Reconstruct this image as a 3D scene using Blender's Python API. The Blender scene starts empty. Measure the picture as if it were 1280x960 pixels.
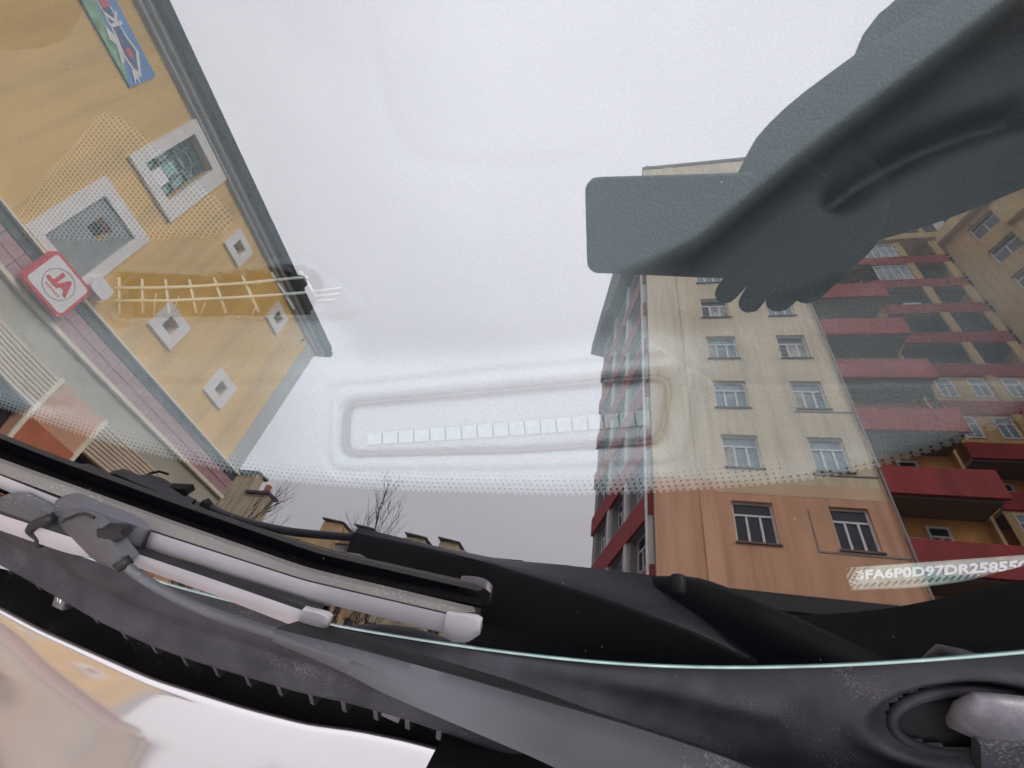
import bpy, bmesh, math, random
import numpy as np
from mathutils import Vector, Matrix

random.seed(7)
scene = bpy.context.scene
COL = scene.collection

# ------------------------------------------------------------------ camera
# measured camera: wide phone lens held 19 cm over the windshield
FPX, CX, CY = 586.0, 640.0, 480.0
RM = np.array([[0.98188, 0.06853, -0.17650],
               [0.09130, -0.98798, 0.12446],
               [-0.16585, -0.13835, -0.97640]])     # columns: right, down, forward
U_, S_, Vt_ = np.linalg.svd(RM); RM = U_ @ Vt_
EYE = np.array([0.0, 0.0, 1.25])
cam_data = bpy.data.cameras.new("camera")
cam_data.sensor_width = 36.0
cam_data.lens = FPX / 1280.0 * 36.0
cam_data.clip_start = 0.004
cam_data.clip_end = 2000.0
cam = bpy.data.objects.new("camera", cam_data)
COL.objects.link(cam)
m = Matrix.Identity(4)
for i in range(3):
    m[i][0] = RM[i, 0]; m[i][1] = -RM[i, 1]; m[i][2] = -RM[i, 2]; m[i][3] = EYE[i]
cam.matrix_world = m
scene.camera = cam

# ------------------------------------------------------------------ sky, sun, exposure
SUN_DIR = Vector((0.74, 0.46, 0.50)).normalized()       # towards the sun
sun_el = math.asin(SUN_DIR.z)
sun_az = math.atan2(SUN_DIR.x, SUN_DIR.y)
world = bpy.data.worlds.new("World"); scene.world = world
world.use_nodes = True
wn = world.node_tree.nodes; wl = world.node_tree.links
wn.clear()
w_out = wn.new('ShaderNodeOutputWorld'); w_bg = wn.new('ShaderNodeBackground')
w_sky = wn.new('ShaderNodeTexSky'); w_sky.sky_type = 'NISHITA'; w_sky.sun_disc = False
w_sky.sun_elevation = sun_el; w_sky.sun_rotation = sun_az
w_tc = wn.new('ShaderNodeTexCoord'); w_map = wn.new('ShaderNodeMapping'); w_map.inputs['Scale'].default_value = (1, 1, 2.2)
w_noise = wn.new('ShaderNodeTexNoise'); w_noise.inputs['Scale'].default_value = 1.9
w_noise.inputs['Detail'].default_value = 5; w_noise.inputs['Roughness'].default_value = 0.5
w_ramp = wn.new('ShaderNodeValToRGB')
w_ramp.color_ramp.elements[0].position = 0.25; w_ramp.color_ramp.elements[0].color = (10.6, 10.6, 11.3, 1)
w_ramp.color_ramp.elements[1].position = 0.78; w_ramp.color_ramp.elements[1].color = (12.6, 12.6, 13.2, 1)
w_mix = wn.new('ShaderNodeMixRGB'); w_mix.inputs['Fac'].default_value = 0.95
wl.new(w_tc.outputs['Generated'], w_map.inputs['Vector']); wl.new(w_map.outputs['Vector'], w_noise.inputs['Vector'])
wl.new(w_noise.outputs['Fac'], w_ramp.inputs['Fac'])
wl.new(w_sky.outputs['Color'], w_mix.inputs['Color1']); wl.new(w_ramp.outputs['Color'], w_mix.inputs['Color2'])
# overcast sky: brighter overhead than at the horizon
w_sep = wn.new('ShaderNodeSeparateXYZ'); wl.new(w_tc.outputs['Generated'], w_sep.inputs['Vector'])
w_g1 = wn.new('ShaderNodeMath'); w_g1.operation = 'MAXIMUM'; w_g1.inputs[1].default_value = 0.0
w_g2 = wn.new('ShaderNodeMath'); w_g2.operation = 'MULTIPLY_ADD'; w_g2.inputs[1].default_value = 1.9 / 2.9; w_g2.inputs[2].default_value = 1 / 2.9
wl.new(w_sep.outputs['Z'], w_g1.inputs[0]); wl.new(w_g1.outputs['Value'], w_g2.inputs[0])
w_mul = wn.new('ShaderNodeMixRGB'); w_mul.blend_type = 'MULTIPLY'; w_mul.inputs['Fac'].default_value = 1.0
wl.new(w_mix.outputs['Color'], w_mul.inputs['Color1']); wl.new(w_g2.outputs['Value'], w_mul.inputs['Color2'])
wl.new(w_mul.outputs['Color'], w_bg.inputs['Color'])
w_bg.inputs['Strength'].default_value = 0.10
wl.new(w_bg.outputs['Background'], w_out.inputs['Surface'])

sun_data = bpy.data.lights.new("sun", 'SUN'); sun_data.energy = 1.5
sun_data.angle = math.radians(24); sun_data.color = (1.0, 0.96, 0.90)
sun = bpy.data.objects.new("sun", sun_data); COL.objects.link(sun)
sun.rotation_euler = SUN_DIR.to_track_quat('Z', 'Y').to_euler()
sun.location = (20, 25, 40)

scene.view_settings.view_transform = 'Standard'
scene.view_settings.look = 'None'
scene.view_settings.gamma = 1.0
scene.view_settings.exposure = 1.52
scene.view_settings.use_curve_mapping = False
scene.render.engine = 'CYCLES'
scene.cycles.max_bounces = 10
scene.cycles.transparent_max_bounces = 16

# ------------------------------------------------------------------ survey: points read off the photograph -> real places
GN = np.array([0.0, -0.4597, 0.8881]); GN /= np.linalg.norm(GN)     # normal of the driver-side glass
GP = EYE - GN * 0.19                                                # a point of its outer face
def ray(x, y):
    d = RM @ np.array([x - CX, y - CY, FPX]); return d / np.linalg.norm(d)
def on_plane(x, y, p, n):
    d = ray(x, y); p = np.asarray(p, float); n = np.asarray(n, float)
    return EYE + d * ((p - EYE).dot(n) / d.dot(n))
def gh(x, y, h=0.0):                       # point at height h over the glass plane
    return on_plane(x, y, GP + GN * h, GN)
def gz(x, y, z):                           # point at world height z
    return on_plane(x, y, (0, 0, z), (0, 0, 1))
def mirrored(x, y, t):                     # point at distance t up the ray the glass throws back
    g = gh(x, y); d = ray(x, y); d = d - 2 * d.dot(GN) * GN
    return g + d * t

# ------------------------------------------------------------------ materials
MATS = {}
def new_mat(name):
    mt = bpy.data.materials.new(name); mt.use_nodes = True
    MATS[name] = mt
    return mt, mt.node_tree.nodes, mt.node_tree.links, mt.node_tree.nodes['Principled BSDF']
def mat(name, col, rough=0.6, metal=0.0, var=0.12, scale=8.0, bump=0.0, bscale=60.0, spec=0.5, coat=0.0, dist=0.002, detail=4, coord='Object', streak=0.0, speck=0.0, sscale=700):
    mt, n, l, b = new_mat(name)
    tc = n.new('ShaderNodeTexCoord')
    nz = n.new('ShaderNodeTexNoise'); nz.inputs['Scale'].default_value = scale; nz.inputs['Detail'].default_value = detail
    rp = n.new('ShaderNodeValToRGB')
    c = np.array(col[:3])
    rp.color_ramp.elements[0].position = 0.3; rp.color_ramp.elements[0].color = (*np.clip(c * (1 - var), 0, 1), 1)
    rp.color_ramp.elements[1].position = 0.7; rp.color_ramp.elements[1].color = (*np.clip(c * (1 + var), 0, 1), 1)
    l.new(tc.outputs[coord], nz.inputs['Vector']); l.new(nz.outputs['Fac'], rp.inputs['Fac'])
    col_out = rp.outputs['Color']
    if streak > 0:                         # rain streaks and grime running down the wall
        mp = n.new('ShaderNodeMapping'); mp.inputs['Scale'].default_value = (2.6, 2.6, 0.16)
        n3 = n.new('ShaderNodeTexNoise'); n3.inputs['Scale'].default_value = 1.0; n3.inputs['Detail'].default_value = 7; n3.inputs['Roughness'].default_value = 0.65
        r3 = n.new('ShaderNodeValToRGB'); r3.color_ramp.elements[0].position = 0.36; r3.color_ramp.elements[0].color = (1 - streak, 1 - streak, 1 - streak * .95, 1)
        r3.color_ramp.elements[1].position = 0.56; r3.color_ramp.elements[1].color = (1, 1, 1, 1)
        m3 = n.new('ShaderNodeMixRGB'); m3.blend_type = 'MULTIPLY'; m3.inputs['Fac'].default_value = 1.0
        l.new(tc.outputs[coord], mp.inputs['Vector']); l.new(mp.outputs['Vector'], n3.inputs['Vector']); l.new(n3.outputs['Fac'], r3.inputs['Fac'])
        l.new(col_out, m3.inputs['Color1']); l.new(r3.outputs['Color'], m3.inputs['Color2']); col_out = m3.outputs['Color']
    if speck > 0:                          # pale dust grains
        vs = n.new('ShaderNodeTexNoise'); vs.inputs['Scale'].default_value = sscale; vs.inputs['Detail'].default_value = 2
        v2 = n.new('ShaderNodeTexNoise'); v2.inputs['Scale'].default_value = sscale / 30; v2.inputs['Detail'].default_value = 3
        ad = n.new('ShaderNodeMath'); ad.operation = 'MULTIPLY'
        rs = n.new('ShaderNodeValToRGB'); rs.color_ramp.elements[0].position = 0.345; rs.color_ramp.elements[0].color = (0, 0, 0, 1)
        rs.color_ramp.elements[1].position = 0.44; rs.color_ramp.elements[1].color = (speck, speck, speck, 1)
        m4 = n.new('ShaderNodeMixRGB'); m4.inputs['Color2'].default_value = (0.30, 0.285, 0.28, 1)
        l.new(tc.outputs[coord], vs.inputs['Vector']); l.new(tc.outputs[coord], v2.inputs['Vector'])
        l.new(vs.outputs['Fac'], ad.inputs[0]); l.new(v2.outputs['Fac'], ad.inputs[1]); l.new(ad.outputs['Value'], rs.inputs['Fac'])
        l.new(rs.outputs['Color'], m4.inputs['Fac']); l.new(col_out, m4.inputs['Color1']); col_out = m4.outputs['Color']
    l.new(col_out, b.inputs['Base Color'])
    b.inputs['Roughness'].default_value = rough; b.inputs['Metallic'].default_value = metal
    b.inputs['Specular IOR Level'].default_value = spec; b.inputs['Coat Weight'].default_value = coat
    if bump > 0:
        n2 = n.new('ShaderNodeTexNoise'); n2.inputs['Scale'].default_value = bscale; n2.inputs['Detail'].default_value = 3
        bp = n.new('ShaderNodeBump'); bp.inputs['Strength'].default_value = bump; bp.inputs['Distance'].default_value = dist
        l.new(tc.outputs[coord], n2.inputs['Vector']); l.new(n2.outputs['Fac'], bp.inputs['Height'])
        l.new(bp.outputs['Normal'], b.inputs['Normal'])
    return mt

# coated windshield glass: throws back part of the light, lets the rest through with a green tint
mt, n, l, b = new_mat('windshield_glass'); n.remove(b)
out = n['Material Output']
tr = n.new('ShaderNodeBsdfTransparent'); tr.inputs['Color'].default_value = (0.82, 0.90, 0.935, 1)
gl = n.new('ShaderNodeBsdfGlossy'); gl.inputs['Roughness'].default_value = 0.0; gl.inputs['Color'].default_value = (1.0, 0.965, 0.985, 1)
lw = n.new('ShaderNodeLayerWeight'); lw.inputs['Blend'].default_value = 0.5
pw = n.new('ShaderNodeMath'); pw.operation = 'POWER'; pw.inputs[1].default_value = 5.0
fr = n.new('ShaderNodeMath'); fr.operation = 'MULTIPLY_ADD'; fr.inputs[1].default_value = 0.80; fr.inputs[2].default_value = 0.20     # reflectance of the coated pane
l.new(lw.outputs['Facing'], pw.inputs[0]); l.new(pw.outputs['Value'], fr.inputs[0])
mx = n.new('ShaderNodeMixShader')
l.new(fr.outputs['Value'], mx.inputs['Fac']); l.new(tr.outputs['BSDF'], mx.inputs[1]); l.new(gl.outputs['BSDF'], mx.inputs[2])
l.new(mx.outputs['Shader'], out.inputs['Surface'])
# inner face of the same pane: clear
mt, n, l, b = new_mat('glass_inner_face'); n.remove(b)
tr = n.new('ShaderNodeBsdfTransparent'); tr.inputs['Color'].default_value = (0.98, 0.99, 0.99, 1)
l.new(tr.outputs['BSDF'], n['Material Output'].inputs['Surface'])
mat('glass_edge', (0.34, 0.46, 0.45), 0.25, var=0.25, scale=60)
MATS['glass_edge'].node_tree.nodes['Principled BSDF'].inputs['Transmission Weight'].default_value = 0.15
mat('frit_black', (0.004, 0.004, 0.005), 0.8, var=0.1, spec=0.0)
mat('cowl_plastic', (0.024, 0.023, 0.030), 0.50, var=0.38, scale=45, bump=0.5, bscale=1400, dist=0.0004, detail=6, speck=0.16, sscale=1100, spec=0.18)
mat('cowl_smooth', (0.045, 0.045, 0.055), 0.45, var=0.12, scale=16, bump=0.1, bscale=500, dist=0.0003, speck=0.25, spec=0.3)
mat('arm_paint', (0.040, 0.041, 0.050), 0.44, var=0.10, scale=20, bump=0.06, bscale=900, dist=0.0003, speck=0.22, spec=0.35)
mat('blade_shell', (0.235, 0.225, 0.25), 0.32, var=0.08, scale=30, bump=0.05, bscale=700, dist=0.0002, spec=0.8, speck=0.2)
mat('blade_spoiler', (0.065, 0.060, 0.060), 0.6, var=0.12, scale=40, bump=0.15, bscale=900, dist=0.0003, speck=0.25)
mat('black_rubber', (0.008, 0.008, 0.009), 0.6, spec=0.25, var=0.2, scale=60)
mat('black_gutter', (0.014, 0.013, 0.015), 0.6, var=0.3, scale=30, speck=0.3)
mat('clip_plastic', (0.055, 0.055, 0.06), 0.45, var=0.2, scale=100)
mat('clip_mark', (0.55, 0.55, 0.55), 0.5)
mat('vin_plate', (0.46, 0.49, 0.44), 0.6, var=0.25, scale=220)
mat('vin_text', (0.96, 0.97, 0.96), 0.6, var=0.02)
mat('vin_shield', (0.20, 0.24, 0.23), 0.7, var=0.2, scale=120)
mat('vent_dark', (0.030, 0.026, 0.020), 0.8, var=0.3, scale=60)
mat('vent_bar', (0.26, 0.25, 0.22), 0.5, var=0.1, scale=80)
mat('light_mesh', (0.30, 0.31, 0.305), 0.5, var=0.08, scale=300)
mat('spindle_metal', (0.105, 0.10, 0.12), 0.5, metal=0.15, var=0.3, scale=120, bump=0.2, bscale=300, dist=0.0005, speck=0.8, sscale=1500)
mat('spindle_crust', (0.50, 0.40, 0.36), 0.85, var=0.45, scale=420, bump=0.9, bscale=600, dist=0.0015)
# car paint: silver with clear coat
mt, n, l, b = new_mat('car_paint')
b.inputs['Base Color'].default_value = (0.155, 0.132, 0.140, 1); b.inputs['Metallic'].default_value = 0.3
b.inputs['Roughness'].default_value = 0.34; b.inputs['Coat Weight'].default_value = 1.0; b.inputs['Coat Roughness'].default_value = 0.07
b.inputs['Coat IOR'].default_value = 2.5
tc = n.new('ShaderNodeTexCoord'); nz = n.new('ShaderNodeTexNoise'); nz.inputs['Scale'].default_value = 900
bp = n.new('ShaderNodeBump'); bp.inputs['Strength'].default_value = 0.04; bp.inputs['Distance'].default_value = 0.0002
l.new(tc.outputs['Object'], nz.inputs['Vector']); l.new(nz.outputs['Fac'], bp.inputs['Height']); l.new(bp.outputs['Normal'], b.inputs['Normal'])

# leather-grained dashboard skin
def dash_mat(name, col, holes=False, panel=None):
    mt, n, l, b = new_mat(name)
    tc = n.new('ShaderNodeTexCoord')
    vo = n.new('ShaderNodeTexVoronoi'); vo.inputs['Scale'].default_value = 430; vo.feature = 'DISTANCE_TO_EDGE'
    nz = n.new('ShaderNodeTexNoise'); nz.inputs['Scale'].default_value = 260; nz.inputs['Detail'].default_value = 4
    wob = n.new('ShaderNodeMixRGB'); wob.blend_type = 'ADD'; wob.inputs['Fac'].default_value = 0.004
    l.new(tc.outputs['Object'], wob.inputs['Color1']); l.new(nz.outputs['Color'], wob.inputs['Color2'])
    l.new(tc.outputs['Object'], nz.inputs['Vector']); l.new(wob.outputs['Color'], vo.inputs['Vector'])
    ma = n.new('ShaderNodeMath'); ma.operation = 'MINIMUM'; ma.inputs[1].default_value = 0.22
    l.new(vo.outputs['Distance'], ma.inputs[0])
    bp = n.new('ShaderNodeBump'); bp.inputs['Strength'].default_value = 0.65; bp.inputs['Distance'].default_value = 0.0010
    l.new(ma.outputs['Value'], bp.inputs['Height']); l.new(bp.outputs['Normal'], b.inputs['Normal'])
    rp = n.new('ShaderNodeValToRGB')
    rp.color_ramp.elements[0].color = (col[0] * .90, col[1] * .90, col[2] * .90, 1); rp.color_ramp.elements[0].position = 0.0
    rp.color_ramp.elements[1].color = (*col, 1); rp.color_ramp.elements[1].position = 0.12
    l.new(vo.outputs['Distance'], rp.inputs['Fac'])
    src = rp.outputs['Color']
    if panel is not None:                  # pad greys with light and shade painted in
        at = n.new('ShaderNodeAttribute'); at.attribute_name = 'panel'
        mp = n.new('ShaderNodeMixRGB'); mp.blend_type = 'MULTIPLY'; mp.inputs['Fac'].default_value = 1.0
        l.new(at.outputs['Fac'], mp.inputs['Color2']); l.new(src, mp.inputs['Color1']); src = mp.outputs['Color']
    if holes:
        sx = n.new('ShaderNodeSeparateXYZ'); l.new(tc.outputs['Object'], sx.inputs['Vector'])
        def fm(op, a, bb):
            q = n.new('ShaderNodeMath'); q.operation = op
            for i, v in enumerate((a, bb)):
                if v is None: continue
                if isinstance(v, (int, float)): q.inputs[i].default_value = v
                else: l.new(v, q.inputs[i])
            return q.outputs['Value']
        k = 2 * math.pi / 0.0023
        s1 = fm('SINE', fm('MULTIPLY', fm('ADD', sx.outputs['X'], sx.outputs['Y']), k * 0.7071), None)
        s2 = fm('SINE', fm('MULTIPLY', fm('SUBTRACT', sx.outputs['X'], sx.outputs['Y']), k * 0.7071), None)
        hole = fm('GREATER_THAN', fm('ADD', s1, s2), 0.35)
        mxc = n.new('ShaderNodeMixRGB'); l.new(hole, mxc.inputs['Fac']); l.new(src, mxc.inputs['Color1'])
        mxc.inputs['Color2'].default_value = (0.012, 0.012, 0.012, 1)
        src = mxc.outputs['Color']
    l.new(src, b.inputs['Base Color'])
    b.inputs['Roughness'].default_value = 0.7
    return mt
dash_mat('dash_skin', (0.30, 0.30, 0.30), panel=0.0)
dash_mat('dash_perforated', (0.13, 0.13, 0.13), holes=True)
dash_mat('dash_dark', (0.04, 0.04, 0.04))

# street materials
mat('ochre_plaster', (0.80, 0.52, 0.15), 0.9, var=0.07, scale=0.9, bump=0.2, bscale=30, dist=0.004, streak=0.22)
mat('grey_trim', (0.42, 0.42, 0.42), 0.8, var=0.08, scale=3)
mat('white_trim', (0.78, 0.77, 0.74), 0.8, var=0.06, scale=4)
mat('fascia_grey', (0.032, 0.035, 0.044), 0.8, spec=0.1, var=0.25, scale=2)
mat('stone_dark', (0.10, 0.11, 0.11), 0.6, var=0.5, scale=9)
mat('pink_tile', (0.46, 0.29, 0.31), 0.55, var=0.14, scale=6)
mat('cream_line', (0.80, 0.74, 0.60), 0.8, var=0.05)
mat('shop_green', (0.45, 0.43, 0.35), 0.7, var=0.10, scale=2)
mat('shutter_metal', (0.64, 0.54, 0.42), 0.5, var=0.1, scale=3)
mat('salmon_pier', (0.62, 0.36, 0.24), 0.85, var=0.12, scale=2)
mat('orange_red', (0.48, 0.16, 0.085), 0.8, var=0.15, scale=3)
mat('shop_yellow', (0.85, 0.52, 0.05), 0.6, var=0.3, scale=4)
mat('shop_dark', (0.03, 0.03, 0.035), 0.2, var=0.3, scale=2)
mat('mauve_frame', (0.42, 0.36, 0.42), 0.5)
mat('window_teal', (0.30, 0.55, 0.47), 0.12, var=0.15, scale=2)
mat('window_frame_dark', (0.10, 0.13, 0.12), 0.4)
mat('panel_white', (0.86, 0.86, 0.90), 0.5, var=0.03)
mat('sign_red', (0.70, 0.06, 0.07), 0.4, var=0.08, scale=5)
mat('sign_white', (0.88, 0.86, 0.88), 0.4, var=0.03)
mat('poster_blue', (0.10, 0.28, 0.62), 0.5, var=0.2, scale=2)
mat('poster_green', (0.20, 0.42, 0.22), 0.5, var=0.5, scale=7)
mat('poster_navy', (0.05, 0.10, 0.25), 0.5, var=0.3, scale=4)
mat('poster_pale', (0.80, 0.78, 0.74), 0.5, var=0.1, scale=4)
mat('salmon_belt', (0.80, 0.58, 0.38), 0.9, var=0.1, scale=0.6)
mat('salmon_plaster', (0.80, 0.46, 0.285), 0.9, var=0.09, scale=0.5, bump=0.15, bscale=14, dist=0.006, streak=0.22)
mat('salmon_pale', (0.84, 0.50, 0.32), 0.9, var=0.07, scale=0.5, streak=0.22)
mat('cream_plaster', (0.82, 0.71, 0.50), 0.9, var=0.08, scale=0.5, bump=0.15, bscale=14, dist=0.006, streak=0.22)
mat('cream_pale', (0.86, 0.76, 0.55), 0.9, var=0.06, scale=0.5, streak=0.22)
mat('curtain', (0.42, 0.42, 0.38), 0.8, var=0.35, scale=2.5)
mat('dust', (0.55, 0.54, 0.52), 0.9)
mat('balcony_red', (0.38, 0.050, 0.048), 0.8, var=0.12, scale=0.8, streak=0.22)
mat('orange_wall', (0.78, 0.42, 0.13), 0.9, var=0.12, scale=0.7, streak=0.22)
mat('beige_wall', (0.70, 0.50, 0.24), 0.9, var=0.10, scale=0.6, streak=0.22)
mat('dark_roof', (0.10, 0.075, 0.085), 0.7, var=0.3, scale=1.4)
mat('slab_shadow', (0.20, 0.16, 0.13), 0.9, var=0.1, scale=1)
mat('window_white', (0.80, 0.80, 0.82), 0.5, var=0.04)
mt = mat('window_glass', (0.030, 0.035, 0.040), 0.08, var=0.5, scale=0.8, spec=0.6)
mat('window_lit', (0.27, 0.36, 0.40), 0.1, var=0.45, scale=0.9)
mat('pipe_grey', (0.30, 0.29, 0.28), 0.6)
mat('canopy_dark', (0.035, 0.033, 0.035), 0.7)
mat('shop_brown', (0.34, 0.22, 0.15), 0.8, var=0.2, scale=0.7)
mat('far_beige', (0.55, 0.46, 0.31), 0.9, var=0.15, scale=0.3, streak=0.22)
mat('far_orange', (0.62, 0.42, 0.22), 0.9, var=0.12, scale=0.3, streak=0.22)
mat('far_grey', (0.33, 0.32, 0.30), 0.9, var=0.2, scale=0.4)
mat('bark', (0.10, 0.085, 0.075), 0.9, var=0.3, scale=5)
mat('asphalt', (0.055, 0.055, 0.058), 0.9, var=0.25, scale=1.5, bump=0.3, bscale=60, dist=0.01)
mat('paving', (0.24, 0.22, 0.20), 0.9, var=0.15, scale=1.2)
mat('kerb_stone', (0.32, 0.31, 0.30), 0.9, var=0.15, scale=3)
mat('jacket', (0.012, 0.012, 0.014), 0.85, spec=0.1, var=0.3, scale=30, bump=0.5, bscale=25, dist=0.01)
mat('trousers', (0.020, 0.022, 0.030), 0.85, var=0.2, scale=20)
mat('shaded_skin', (0.012, 0.012, 0.013), 0.9, spec=0.05, var=0.3, scale=60)  # hands and head painted near black for the shade on them
mat('skin', (0.42, 0.25, 0.18), 0.6, var=0.08, scale=30)
mat('hair', (0.015, 0.012, 0.010), 0.6, var=0.3, scale=90)
mat('eye_white', (0.7, 0.7, 0.7), 0.3)
mat('lips', (0.40, 0.17, 0.14), 0.5)
mat('phone_black', (0.010, 0.010, 0.012), 0.5, spec=0.15, var=0.1)
mat('phone_glass', (0.02, 0.02, 0.025), 0.05, var=0.1)
mat('tyre', (0.02, 0.02, 0.02), 0.9, var=0.2, scale=20)
mat('rim_metal', (0.5, 0.5, 0.52), 0.3, metal=0.9)
mat('dash_apron', (0.14, 0.14, 0.14), 0.8, var=0.1, scale=40)
mat('seat_fabric', (0.09, 0.085, 0.08), 0.9, var=0.2, scale=60)

# ------------------------------------------------------------------ helpers
def empty(name, label, cat, loc=(0, 0, 0), rz=0.0, group=None):
    o = bpy.data.objects.new(name, None); COL.objects.link(o)
    o.location = loc; o.rotation_euler = (0, 0, rz); o.empty_display_size = 0.2
    o['label'] = label; o['category'] = cat
    if group: o['group'] = group
    return o
def tag(o, label, cat, group=None):
    o['label'] = label; o['category'] = cat
    if group: o['group'] = group
    return o
def mesh_obj(name, verts, faces, material, parent=None, smooth=False, mids=None):
    me = bpy.data.meshes.new(name)
    me.from_pydata([tuple(map(float, v)) for v in verts], [], [tuple(f) for f in faces])
    for mm in (material if isinstance(material, (list, tuple)) else [material]):
        me.materials.append(MATS[mm])
    if mids is not None: me.polygons.foreach_set('material_index', mids)
    if smooth: me.polygons.foreach_set('use_smooth', [True] * len(me.polygons))
    me.update()
    o = bpy.data.objects.new(name, me); COL.objects.link(o)
    if parent is not None: o.parent = parent
    return o
def fix_normals(o):
    bm = bmesh.new(); bm.from_mesh(o.data); bmesh.ops.recalc_face_normals(bm, faces=bm.faces); bm.to_mesh(o.data); bm.free()
    return o
def auto_smooth(o, ang=35):
    me = o.data
    me.polygons.foreach_set('use_smooth', [True] * len(me.polygons))
    try: me.set_sharp_from_angle(angle=math.radians(ang))
    except Exception: pass
    return o
class MB:
    """boxes and bars in a local (s, d, z) frame, collected into one mesh"""
    def __init__(s): s.v = []; s.f = []
    def box(s, x0, x1, y0, y1, z0, z1):
        b = len(s.v)
        s.v += [(x0, y0, z0), (x1, y0, z0), (x1, y1, z0), (x0, y1, z0), (x0, y0, z1), (x1, y0, z1), (x1, y1, z1), (x0, y1, z1)]
        s.f += [tuple(b + i for i in q) for q in ((0, 3, 2, 1), (4, 5, 6, 7), (0, 1, 5, 4), (1, 2, 6, 5), (2, 3, 7, 6), (3, 0, 4, 7))]
        return s
    def prism(s, poly, y0, y1):           # polygon in (x, z) pushed along y
        b = len(s.v); k = len(poly)
        s.v += [(p[0], y0, p[1]) for p in poly] + [(p[0], y1, p[1]) for p in poly]
        s.f += [tuple(range(b, b + k)), tuple(range(b + 2 * k - 1, b + k - 1, -1))]
        for i in range(k):
            j = (i + 1) % k; s.f.append((b + i, b + k + i, b + k + j, b + j))
        return s
    def tube(s, pts, rad, k=8):
        pts = [Vector(p) for p in pts]; rings = []
        rad = rad if isinstance(rad, (list, tuple)) else [rad] * len(pts)
        for i, p in enumerate(pts):
            t = (pts[min(i + 1, len(pts) - 1)] - pts[max(i - 1, 0)]).normalized()
            a = t.orthogonal().normalized() if i == 0 else (prev - t * prev.dot(t)).normalized()
            prev = a; c = t.cross(a)
            b = len(s.v)
            s.v += [tuple(p + (a * math.cos(q * 2 * math.pi / k) + c * math.sin(q * 2 * math.pi / k)) * rad[i]) for q in range(k)]
            rings.append(b)
        for r0, r1 in zip(rings[:-1], rings[1:]):
            for q in range(k): s.f.append((r0 + q, r0 + (q + 1) % k, r1 + (q + 1) % k, r1 + q))
        s.f += [tuple(rings[0] + q for q in reversed(range(k))), tuple(rings[-1] + q for q in range(k))]
        return s
    def build(s, name, material, parent=None, smooth=False):
        return mesh_obj(name, s.v, s.f, material, parent, smooth)
def loft(name, rings, material, parent=None, caps=True, closed=True, smooth=True, ang=40):
    k = len(rings[0]); v = [p for r in rings for p in r]; f = []
    for i in range(len(rings) - 1):
        for q in range(k if closed else k - 1):
            a = i * k + q; b = i * k + (q + 1) % k
            f.append((a, b, b + k, a + k))
    if caps and closed:
        f += [tuple(range(k)), tuple(range((len(rings) - 1) * k, len(rings) * k))]
    o = mesh_obj(name, v, f, material, parent); fix_normals(o)
    if smooth: auto_smooth(o, ang)
    return o
def resample(pts, k):
    pts = np.array(pts, float); d = np.r_[0, np.cumsum(np.linalg.norm(np.diff(pts, axis=0), axis=1))]
    t = np.linspace(0, d[-1], k)
    return np.stack([np.interp(t, d, pts[:, i]) for i in range(pts.shape[1])], 1)
def smooth_line(pts, k, it=6):
    p = resample(pts, k)
    for _ in range(it):
        q = p.copy(); q[1:-1] = (p[:-2] + 2 * p[1:-1] + p[2:]) / 4; p = q
    return p
def copy_tree(o, parent=None):
    c = o.copy(); COL.objects.link(c); c.parent = parent
    for ch in list(o.children): copy_tree(ch, c)
    return c
def share(name, me, parent, loc, scale=None):
    o = bpy.data.objects.new(name, me); COL.objects.link(o); o.parent = parent; o.location = loc
    if scale: o.scale = scale
    return o
def text_mesh(name, body, size, material, extrude=0.0, align='CENTER', bold=0.0):
    cu = bpy.data.curves.new(name, 'FONT'); cu.body = body; cu.size = size; cu.align_x = align; cu.align_y = 'CENTER'
    cu.extrude = extrude; cu.offset = bold; cu.resolution_u = 3
    t = bpy.data.objects.new(name, cu); COL.objects.link(t)
    dg = bpy.context.evaluated_depsgraph_get()
    me = bpy.data.meshes.new_from_object(t.evaluated_get(dg))
    bpy.data.objects.remove(t)
    me.materials.clear(); me.materials.append(MATS[material])
    o = bpy.data.objects.new(name, me); COL.objects.link(o)
    return o

# ------------------------------------------------------------------ ground
g = mesh_obj('ground', [(-400, -400, 0), (400, -400, 0), (400, 400, 0), (-400, 400, 0)], [(0, 1, 2, 3)], 'asphalt'); g['kind'] = 'structure'
def frame_origin(az_deg, dist):
    """a facade seen square-on at dist; returns origin and z-rotation of its (s, d, z) frame"""
    a = math.radians(az_deg); gx, gy = math.sin(a), -math.cos(a)
    nx, ny = -gy, gx
    return (-nx * dist, -ny * dist, 0.0), math.atan2(gy, gx)
o_, r_ = frame_origin(-0.9, 7.0)
p = MB().box(-14, 9.6, 0.0, 2.6, 0.004, 0.13).build('pavement', 'paving'); p.location = o_; p.rotation_euler = (0, 0, r_); p['kind'] = 'structure'
p = MB().box(-14, 9.6, 2.604, 2.76, 0.004, 0.15).build('kerb', 'kerb_stone'); p.location = o_; p.rotation_euler = (0, 0, r_); p['kind'] = 'structure'

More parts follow.
